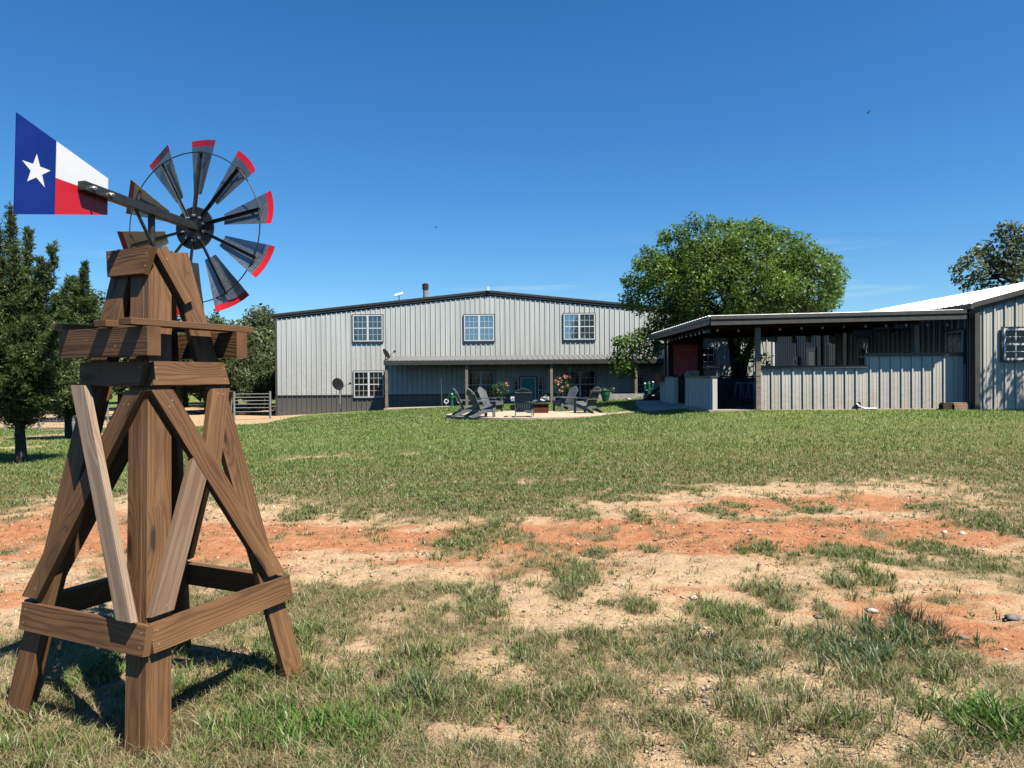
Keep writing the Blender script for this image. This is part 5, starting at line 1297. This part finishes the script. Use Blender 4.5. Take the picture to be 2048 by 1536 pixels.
# cedars by the windmill
def cedar(label, px, Y, leaders, n_side, size, seed, group=None, low=1.0, per=1.0):
    random.seed(seed); b = at(px, 800, Y); gz_ = h1(b.x, Y); t = thing('cedar_tree', label, 'tree', (b.x, Y, gz_), 0, group)
    V = []; Tn = []; tw = MB()
    tw.tube([(b.x, Y, gz_ - .15), (b.x + .01, Y, gz_ + .12), (b.x - .02, Y, gz_ + .9)], [.15 * n_side, .115 * n_side, .09 * n_side], 10)
    for (lx, ly, dy, rad, zs_) in leaders:
        tip = at(lx, ly, Y + dy); s = Vector((b.x - .02, Y, gz_ + .75)); ax = tip - s; L = ax.length
        tw.tube([s, s.lerp(tip, .4) + Vector((random.uniform(-.1, .1), 0, 0)), tip], [.08 * n_side, .05 * n_side, .006], 7)
        nbr = int(125 * per * L / 4)
        for i in range(nbr):
            f = (i + random.random()) / nbr; f = zs_ + (1 - zs_) * f; p0 = s.lerp(tip, f)
            prof = min(1, (1 - f) * 1.4) * min(1, .35 + (f - zs_) * 4.5); prof = prof ** 1.5
            ln = rad * prof * random.choice((.5, .7, .9, 1.0, 1.25)) * random.uniform(.8, 1.1) + .05
            a = random.uniform(0, 2 * PI); el = random.uniform(-.1, .55) if f < .75 else random.uniform(.3, 1.1)
            d = Vector((math.cos(a) * math.cos(el), math.sin(a) * math.cos(el), math.sin(el))); p1 = p0 + d * ln + Vector((0, 0, .18 * ln))
            if random.random() < .5: tw.tube([p0, p0.lerp(p1, .5), p1], [.012, .008, .004], 4)
            ns = int(8 + ln * 58)
            for q in range(ns):
                g = random.random() ** .75; c = p0.lerp(p1, g) ; sp = .03 + .13 * ln * (1 - .75 * g)
                c = c + Vector((random.gauss(0, sp), random.gauss(0, sp), random.gauss(0, sp * .8)))
                for _ in range(4):
                    dd = (d * .8 + Vector((random.gauss(0, .6), random.gauss(0, .6), random.gauss(.35, .5)))).normalized(); l2 = size * random.uniform(.6, 1.5)
                    sd_ = dd.cross(Vector((random.gauss(0, 1), random.gauss(0, 1), random.gauss(0, 1)))).normalized() * l2 * .11
                    V.append((c, c + dd * l2 * .55 + sd_, c + dd * l2, c + dd * l2 * .5 - sd_)); Tn.append(min(1, max(0, .25 + .45 * random.random() + .25 * g)))
    Va = np.array([[tuple(v) for v in q] for q in V]); n = len(Va)
    npmesh('crown', Va.reshape(-1, 3), np.arange(n * 4), np.full(n, 4), LEAF_CEDAR, t, {'tint': ('FACE', 'FLOAT', np.array(Tn))})
    tw.build('trunk', BARK2, t, smooth=True); return n
nc = cedar('dark green cedar with two pointed tops and short trunk left of the windmill', 40, 15.6, [(18, 418, 0, 1.25, .02), (108, 492, -.3, .75, .1), (-60, 500, .2, 1.3, .05), (70, 560, .5, 1.2, .0), (128, 620, -.2, .8, .02), (-20, 600, -.6, 1.2, .0), (60, 640, -.7, 1.1, .0), (58, 462, .3, .5, .3), (84, 520, -.4, .45, .3), (-10, 455, -.2, .5, .3), (30, 500, -.6, .5, .3), (140, 560, .1, .5, .3), (120, 650, -.9, .6, .2), (160, 640, .3, .6, .2)], 1.0, .078, 3)
nc += cedar('dark green cedar with single pointed top standing farther back behind the pipe fence', 136, 24.5, [(171, 528, 0, 1.5, .0), (205, 650, .2, 1.3, .0), (110, 590, 0, 1.4, .0), (150, 650, -.6, 1.3, .0), (190, 600, .2, .6, .3), (148, 560, -.3, .6, .3)], 1.1, .12, 5)
print('cedar faces', nc)
random.seed(11)
# woods on the left, three grown shapes reused
def woodtree(name, label, X, Y, h, rad, n, per, size, group=None, mat=LEAF_WOOD, low=.18, sh=1.0):
    gz_ = h1(X, Y); t = thing(name, label, 'tree', (X, Y, gz_), 0, group); C = []; Rr = []; tries = 0
    ctr = Vector((X, Y, gz_ + h * (low + 1) / 2)); hz_ = h * (1 - low) / 2
    while len(C) < n and tries < 6000:
        tries += 1; u, v, w = random.uniform(-1, 1), random.uniform(-1, 1), random.uniform(-1, 1)
        rr = u * u + v * v + w * w
        if rr > 1 or rr < .12: continue
        q = 1.0 if w < 0 else 1 - .25 * w
        p = ctr + Vector((u * rad * q, v * rad * q, w * hz_))
        if any((p - Vector(c)).length < rad * .2 for c in C): continue
        C.append(tuple(p)); Rr.append(rad * random.uniform(.17, .30))
    leafcloud('crown', C, Rr, per, size, mat, t, up=.4)
    m = MB(); limbs(m, [(X, Y, gz_ - .3), (X + .05, Y, gz_ + h * .15), (X, Y, gz_ + h * .36)], [.05 * rad + .1, .04 * rad + .08, .035 * rad + .05], C, 7, .03, .4)
    m.build('trunk', BARK, t, smooth=True); return t
WG = 'oaks of the wood behind the fence'; WL = 'leafy dark oak of the wood standing behind the fence and gate'
protos = []
for k, (px, Y, h, rad) in enumerate(((180, 44, 7.3, 3.2), (455, 52, 7.0, 3.4), (535, 55, 7.6, 3.2))):
    c = at(px, 700, Y); protos.append(woodtree('wood_oak', WL, c.x, Y, h, rad, 70, 150, .26, WG, low=.10))
for k, (px, Y, s, ang) in enumerate(((20, 50, 1.0, .5), (95, 60, 1.15, 1.6), (290, 58, 1.05, 2.4), (370, 62, 1.0, 4.0), (500, 60, .95, 3.1), (425, 70, 1.05, .9), (-90, 52, 1.1, 2.0), (240, 72, 1.1, 5.0), (560, 66, 1.0, 1.2), (330, 50, .82, 3.6), (505, 49, .62, 2.2), (140, 70, 1.2, .3), (412, 50, .72, 5.2), (470, 64, .95, 2.7))):
    c = at(px, 700, Y); copy_thing(protos[k % 3], Matrix.Translation((c.x, Y, h1(c.x, Y))) @ Matrix.Rotation(ang, 4, 'Z') @ Matrix.Scale(s, 4), WL, WG)
# tree behind the white roof
def fartree():
    Y = 40.0; t0 = at(2010, 600, Y); gz_ = h1(t0.x, Y); t = thing('tall_oak', 'open grey green oak with bare top twigs behind the white roof', 'tree', (t0.x, Y, gz_)); C = []; Rr = []
    pts = [(1912, 540, .4), (1930, 525, .5), (1915, 560, .35), (1950, 510, .55), (1970, 500, .6), (1960, 545, .6), (1990, 520, .7), (2000, 470, .5), (2010, 455, .45), (2022, 480, .55), (2015, 500, .6), (2035, 510, .7), (1990, 550, .6), (1938, 560, .5), (2030, 540, .8), (1965, 572, .5), (2060, 500, .9), (2080, 540, 1.0), (2050, 470, .7), (2095, 480, .8), (1930, 575, .3), (2000, 580, .6), (2045, 575, .8), (2110, 560, .9), (2006, 535, .6), (1978, 478 + 45, .5), (2025, 452, .3)]
    for px, py, r in pts: C.append(tuple(at(px, py, Y + random.uniform(-1.2, 1.2)))); Rr.append(r * .95)
    leafcloud('crown', C, Rr, 165, .20, LEAF_FAR, t, up=.4)
    m = MB(); limbs(m, [(t0.x + .6, Y, gz_ - .2), (t0.x + .5, Y, gz_ + 2.5), tuple(at(2030, 570, Y)), tuple(at(2028, 520, Y))], [.3, .24, .17, .12], C, 10, .022, .5)
    for a_, b_ in (((2028, 520), (2038, 440)), ((2035, 470), (2052, 445)), ((2030, 480), (2020, 438)), ((1990, 500), (1972, 482)), ((1985, 485), (1960, 480)), ((2032, 462), (2046, 452)), ((2030, 470), (2012, 445))):
        p, q = at(*a_, Y), at(*b_, Y); m.tube([p, p.lerp(q, .5) + Vector((.1, 0, .05)), q], [.045, .028, .010], 5)
    m.build('trunk', BARK, t, smooth=True)
fartree()
def sidetree():
    X, Y = 17.0, 18.2; gz_ = h1(X, Y); t = thing('shade_tree', 'leafy tree just outside the right edge that dapples the grey wall', 'tree', (X, Y, gz_)); C = []; Rr = []
    for k in range(34):
        C.append((X + random.uniform(-1.75, 1.6), Y + random.uniform(-1.3, 1.0), gz_ + random.uniform(2.9, 5.2))); Rr.append(random.uniform(.25, .42))
    leafcloud('crown', C, Rr, 120, .13, LEAF_OAK, t); m = MB(); limbs(m, [(X, Y, gz_ - .2), (X + .03, Y, gz_ + 1.2), (X, Y, gz_ + 2.3)], [.16, .13, .11], C, 7, .02, .5); m.build('trunk', BARK, t, smooth=True)
sidetree()

# ------------------------------------------------------------------ pots, plants and porch things
def flowers(parent, C, n, r, mi):
    for k in range(n):
        c = Vector(random.choice(C)) + Vector((random.uniform(-r, r), random.uniform(-r, .0), random.uniform(-.3 * r, r)))
        m = MB()
        for j in range(5):
            a_ = j * 1.257 + random.random(); d_ = Vector((math.cos(a_), -.35, math.sin(a_))) * .05; s_ = Vector((-d_.z, 0, d_.x)) * .6
            m.add([c, c + d_ * .6 + s_, c + d_ * 1.2, c + d_ * .6 - s_], [(0, 1, 2, 3)], 0)
        m.build('flower', mi, parent)
def potplant(name, label, px, py0, Y, potr, poth, pts, lr, per, petal, nfl, potmat, hang=None, leaf=.07):
    c = at(px, py0, Y); zb = h1(c.x, Y) if hang is None else hang
    t = thing(name, label, 'potted plant', (c.x, Y, zb))
    MB().lathe([(potr * .52, 0), (potr * .60, poth * .06), (potr * .95, poth * .62), (potr * .92, poth * .85), (potr * 1.05, poth * .95), (potr * 1.05, poth), (potr * .85, poth - .01)], (c.x, Y, zb), 14).build('pot', potmat, t, smooth=False)
    C = [tuple(at(a, b, Y + random.uniform(-.1, .1))) for a, b in pts]; 
    leafcloud('foliage', C, [lr * random.uniform(.8, 1.2) for _ in C], per, leaf, LEAF_POT, t, up=.3)
    m = MB(); base = Vector((c.x, Y, zb + poth * .9)); 
    for q in C: m.tube([base, base.lerp(Vector(q), .5) + Vector((random.uniform(-.05, .05), 0, .03)), q], [.012, .008, .004], 5)
    m.build('stem', BARK, t)
    if petal: flowers(t, C, nfl, lr, petal)
    return t
P_T = M_TERRA; P_D = M_BLACK; P_G = M_GREENP
potplant('hibiscus_bush', 'leafy bush with few pale pink flowers in dark pot behind the left chairs', 999, 800, 33, .24, .42, [(990, 775), (1000, 770), (1010, 772), (995, 783), (1004, 786), (1011, 782), (988, 785), (1000, 793)], .16, 90, M_PETALP, 5, P_D)
potplant('flowering_bush', 'tall bush with coral red flowers in dark pot by the porch post', 1127, 798, 36, .24, .45, [(1116, 758), (1130, 756), (1122, 766), (1132, 768), (1112, 768), (1125, 776), (1136, 774), (1122, 786)], .17, 80, M_PETALP, 17, P_D)
potplant('white_flower_pot', 'small pale pot of white flowers right of the fire pit', 1090, 806, 31.5, .14, .28, [(1088, 796), (1092, 795), (1095, 798), (1086, 799)], .085, 60, M_PETALW, 12, M_CONC, leaf=.04)
potplant('white_flower_pot', 'small dark pot of white flowers half hidden left of the centre chair', 1026, 806, 31.0, .13, .25, [(1024, 798), (1028, 796), (1026, 801)], .085, 60, M_PETALW, 13, P_D, leaf=.04)
potplant('green_pot', 'green glazed urn with pink flowers standing before the retaining wall', 1211, 800, 38.0, .26, .62, [(1202, 783), (1210, 781), (1218, 783), (1224, 780), (1206, 786), (1215, 787)], .17, 70, simple('dusty_pink', (.45, .25, .24), .6), 10, P_G)
# metal cactus
c = at(1298, 806, 38.5); gz_ = h1(c.x, 38.5); zt = at(1298, 763, 38.5).z; t = thing('metal_cactus', 'green metal saguaro cactus ornament with white tipped arms by the porch', 'ornament', (c.x, 38.5, gz_))
MB().tube([(c.x, 38.5, gz_), (c.x, 38.5, zt - .12), (c.x, 38.5, zt)], [.075, .08, .04], 10).build('stem', M_GREENP, t, smooth=False)
for s, za in ((-1, .45), (1, .52)):
    pts = [(c.x, 38.5, gz_ + za - .05), (c.x + s * .17, 38.5, gz_ + za), (c.x + s * .21, 38.5, gz_ + za + .15), (c.x + s * .21, 38.5, gz_ + za + .32)]; ar = MB().tube(pts, [.045, .045, .045, .035], 8).build('arm', M_GREENP, t)
    MB().ball(Vector(pts[-1]) + Vector((0, 0, .02)), .06, 8).build('tip', M_WHITE, ar)
# hand pump
c = at(904, 812, 40.4); gz_ = h1(c.x, 40.4); z_ = at(904, 786, 40.4).z; t = thing('hand_pump', 'green cast iron hand water pump on the lawn before the porch', 'pump', (c.x, 40.4, gz_))
H_ = z_ - gz_
MB().lathe([(.13, -.05), (.13, .04), (.07, .08), (.065, H_ * .55), (.10, H_ * .62), (.10, H_ * .9), (.05, H_)], (c.x, 40.4, gz_), 12).build('body', M_GREENP, t)
MB().tube([(c.x + .08, 40.4, gz_ + H_ * .72), (c.x + .22, 40.4, gz_ + H_ * .70), (c.x + .25, 40.4, gz_ + H_ * .52)], .04, 8).build('spout', M_GREENP, t); MB().tube([(c.x, 40.4, gz_ + H_), (c.x - .12, 40.4, gz_ + H_ * .98), (c.x - .28, 40.4, gz_ + H_ * .45)], .022, 7).build('handle', M_GREENP, t)
for px, lb in ((892.5, 'bright white ring standing left of the green pump'), (919, 'dull white ring standing right of the green pump'), (1279, 'pale ring standing by the metal cactus')):
    Y = 40.9 if px < 1000 else 38.3; c = at(px, 803 if px < 1000 else 796, Y); m = MB(); m.torus(c, (1, 0, 0), (0, 0, 1), .105, .035, 24, 8); m.tube([(c.x, Y, c.z - .1), (c.x, Y, h1(c.x, Y) - .05)], .012, 6)
    solo(m, 'ring_ornament', M_WHITE if 'bright' in lb else M_CONCG, (c.x, Y, h1(c.x, Y)), lb, 'ornament', 'white rings by the porch')
for px, py, r, lb in ((1258, 800, .16, 'pale leaning stone slab left of the cactus ring'), (1310, 798, .3, 'tan boulder right of the metal cactus')):
    Y = 38.6; c = at(px, py, Y); o = rocks('boulder', np.array([c.x]), np.array([Y]), np.array([r * 1.4]), M_ROCK, np.array([[.5, .4, .3]])); base_mesh(o, Matrix.Translation((c.x, Y, h1(c.x, Y)))); tag(o, lb, 'rock')
c = at(1139.5, 735, PY + .2); t = thing('wind_chime', 'silver wind chime hanging from the porch roof left of right window', 'wind chime', (c.x, c.y, c.z))
MB().lathe([(.09, -.02), (.07, .02), (.02, .06)], c, 12).build('cap', M_STEEL, t); MB().tube([(c.x, c.y, c.z + .05), (c.x, c.y, zP0 - .06)], .006, 5).build('cord', M_BLACK, t)
for k in range(5):
    a_ = k * 1.2566; MB().tube([(c.x + .06 * math.cos(a_), c.y + .06 * math.sin(a_), c.z - .03), (c.x + .06 * math.cos(a_), c.y + .06 * math.sin(a_), c.z - .45 - .05 * k)], .013, 6).build('tube', M_STEEL, t)
c0 = at(819.5, 728, PY + .1); c1 = at(820, 770, PY + .1); m = MB(); m.tube([c0, (c0.x, c0.y, c1.z + .1), (c1.x + .06, c1.y, c1.z), (c1.x + .16, c1.y, c1.z + .02), (c1.x + .18, c1.y, c1.z + .08)], .022, 7); solo(m, 'hanging_hook', M_BLACK, c0, 'black hooked rod hanging from the porch near its left end', 'hook')
c0 = at(882, 755, PY - .3); m = MB(); m.tube([(c0.x, c0.y, c0.z), (c0.x + .05, c0.y, h1(c0.x, c0.y) - .1)], [.008, .014], 6); solo(m, 'garden_stake', M_STEEL, (c0.x, c0.y, h1(c0.x, c0.y)), 'thin grey stake standing before the shaded porch wall', 'stake')
# satellite dishes
M_MATTE = simple('matte_black', (.010, .010, .011), .85, 0, .12, .1)
def dish(label, base, c, rx, rz, aim, feed, poler, mat=M_MATTE, group='dark satellite dishes'):
    t = thing('satellite_dish', label, 'satellite dish', base, 0, group); n = Vector(aim).normalized(); a = n.cross(Vector((0, 0, 1))).normalized(); b = a.cross(n)
    m = MB(); vs = []; NS = 24; rings = (0, .35, .7, 1.0)
    for lay in (0, .012):
        for q in rings:
            for k in range(NS):
                w_ = 2 * PI * k / NS; vs.append(c + (a * math.cos(w_) * rx + b * math.sin(w_) * rz) * max(q, .02) + n * (.16 * rx * (q * q - 1) - lay))
    fs = []; L_n = len(rings) * NS
    for lay in (0, 1):
        for i in range(3):
            for k in range(NS):
                k2 = (k + 1) % NS; f = (lay * L_n + i * NS + k, lay * L_n + i * NS + k2, lay * L_n + (i + 1) * NS + k2, lay * L_n + (i + 1) * NS + k); fs.append(f if lay == 0 else f[::-1])
    for k in range(NS):
        k2 = (k + 1) % NS; fs.append((3 * NS + k, 3 * NS + k2, L_n + 3 * NS + k2, L_n + 3 * NS + k))
    m.add(vs, fs); m.build('reflector', mat, t, smooth=True)
    MB().tube([base, (base[0], base[1], c.z - .12), c - n * .1], poler, 8).build('pole', M_STEEL, t)
    e = Vector(feed); MB().tube([c - n * .05 - b * rz * .8, e], .014, 6).build('arm', M_STEEL, t); MB().lathe([(.03, -.06), (.06, -.02), (.06, .05), (.03, .07)], e, 8).build('receiver', M_BLACK, t); return t
Y = 40.2; c = at(676, 768, Y); bx = at(679.5, 828, Y); dish('black satellite dish on a tall galvanised pole before the left house wall', (bx.x, Y + .1, h1(bx.x, Y + .1) - .1), c, .33, .37, (.55, -.75, .42), at(700, 767, Y - .5), .035)
Y = PY + .1; c = at(773, 707, Y); dish('black satellite dish fixed on the left corner of the porch roof', (at(771, 720, Y).x, Y, zP0 - .02), c, .26, .33, (.8, -.35, .5), at(789, 703, Y - .25), .022)
Y = 47.; c = at(798, 589, Y); t = thing('flat_antenna', 'white flat rectangular antenna panel on short mast above house roof', 'antenna', (c.x, Y, c.z - .5))
MB().box((-.28, -.20, 0), (.28, .20, .04), 0, Matrix.Translation(c) @ Matrix.Rotation(R(-14), 4, 'Y') @ Matrix.Rotation(R(28), 4, 'X')).build('panel', M_WHITE, t); MB().tube([(c.x, Y, c.z), (c.x, Y, c.z - .75)], .025, 8).build('mast', M_IRON, t)

# ------------------------------------------------------------------ fence, gate, boards, bird
Y = 34.0
def fencez(X): return h1(X, Y, False)
xa, xb = at(-60, 800, Y).x, at(215, 800, Y).x; t = thing('pipe_fence', 'low grey pipe fence with wire mesh behind the cedars', 'fence', ((xa + xb) / 2, Y, fencez((xa + xb) / 2)))
zt = at(130, 801, Y).z; zt2 = lambda x: fencez(x) + 1.22
MB().tube([(xa + (xb - xa) * i / 12, Y, zt2(xa + (xb - xa) * i / 12)) for i in range(13)], .04, 8).build('top_rail', M_STEEL, t)
for i in range(5):
    x = xa + (xb - xa) * i / 4; MB().tube([(x, Y, fencez(x) - .2), (x, Y, zt2(x))], .045, 8).build('post', M_STEEL, t)
m = MB(); nn = int((xb - xa) / .16)
for i in range(nn): x = xa + (xb - xa) * i / nn; m.tube([(x, Y + .02, fencez(x)), (x, Y + .02, zt2(x) - .03)], .006, 4)
for k in range(7):
    m.tube([(xa + (xb - xa) * i / 12, Y + .03, fencez(xa + (xb - xa) * i / 12) + .1 + k * .16) for i in range(13)], .005, 4)
m.build('wire_mesh', M_STEEL, t)
Y = 41.0; a = at(468.5, 830, Y); b = at(540.5, 830, Y); gz0 = h1(a.x, Y, False); t = thing('farm_gate', 'grey tubular farm gate with six rails left of the house', 'gate', ((a.x + b.x) / 2, Y, gz0))
zt = at(500, 787, Y).z; zb_ = at(500, 828, Y).z
m = MB(); 
for k in range(6): z = zb_ + .12 + (zt - zb_ - .15) * (k / 5) ** .92; m.tube([(a.x + .03, Y, z), (b.x - .03, Y, z)], .025, 7)
m.build('rails', M_STEEL, t)
for p in (a, b): MB().tube([(p.x, Y, gz0 - .3), (p.x, Y, zt + .12)], .06, 10).build('post', M_STEEL, t)
Y = 41.0; a = at(440, 830, Y); b = at(463, 830, Y); m = MB(); m.tube([(a.x, Y, h1(a.x, Y) - .1), (a.x, Y, zt - .25), (a.x + .1, Y, zt - .12), (b.x - .1, Y, zt - .12), (b.x, Y, zt - .25), (b.x, Y, h1(b.x, Y) - .1)], .03, 8)
for z in (zt - .5, zt - .8): m.tube([(a.x, Y, z), (b.x, Y, z)], .022, 7)
solo(m, 'pipe_barrier', M_STEEL, (a.x, Y, h1(a.x, Y)), 'round cornered pipe panel just left of the farm gate', 'panel')
for px, py, ang, lb in ((100, 858, .15, 'long weathered board lying on sand behind the cedar trunk'), (122, 861, .6, 'short dark board lying slanted on the long board')):
    gx_, gy_ = gpt(px, py); z = h1(gx_, gy_); M = Matrix.Translation((gx_, gy_, z + .02)) @ Matrix.Rotation(ang, 4, 'Z'); l = .8 if 'long' in lb else .45
    o = MB().box((-l, -.09, -.02), (l, .09, .03 if 'long' in lb else .09)).build('old_board', WOODL if 'long' in lb else WOOD, None, M=M, bevel=.005); tag(o, lb, 'board')
def bird(px, py, Y, label):
    c = at(px, py, Y); m = MB(); m.tube([c + Vector((-.14, 0, 0)), c + Vector((-.05, 0, .01)), c + Vector((.06, 0, .01)), c + Vector((.15, 0, .0))], [.012, .05, .045, .008], 8)
    m.prism([c + Vector((-.05, 0, .02)), c + Vector((.06, 0, .02)), c + Vector((-.02, -.3, .16)), c + Vector((-.08, -.28, .16))], (0, 0, .012)); m.prism([c + Vector((-.05, 0, .02)), c + Vector((.06, 0, .02)), c + Vector((-.02, .3, .16)), c + Vector((-.08, .28, .16))], (0, 0, .012))
    solo(m, 'bird', M_BLACK, c, label, 'bird')
bird(1737, 226, 70, 'small dark bird high in the sky right of the oak'); bird(873, 455, 95, 'tiny dark bird in the sky above the house roof')
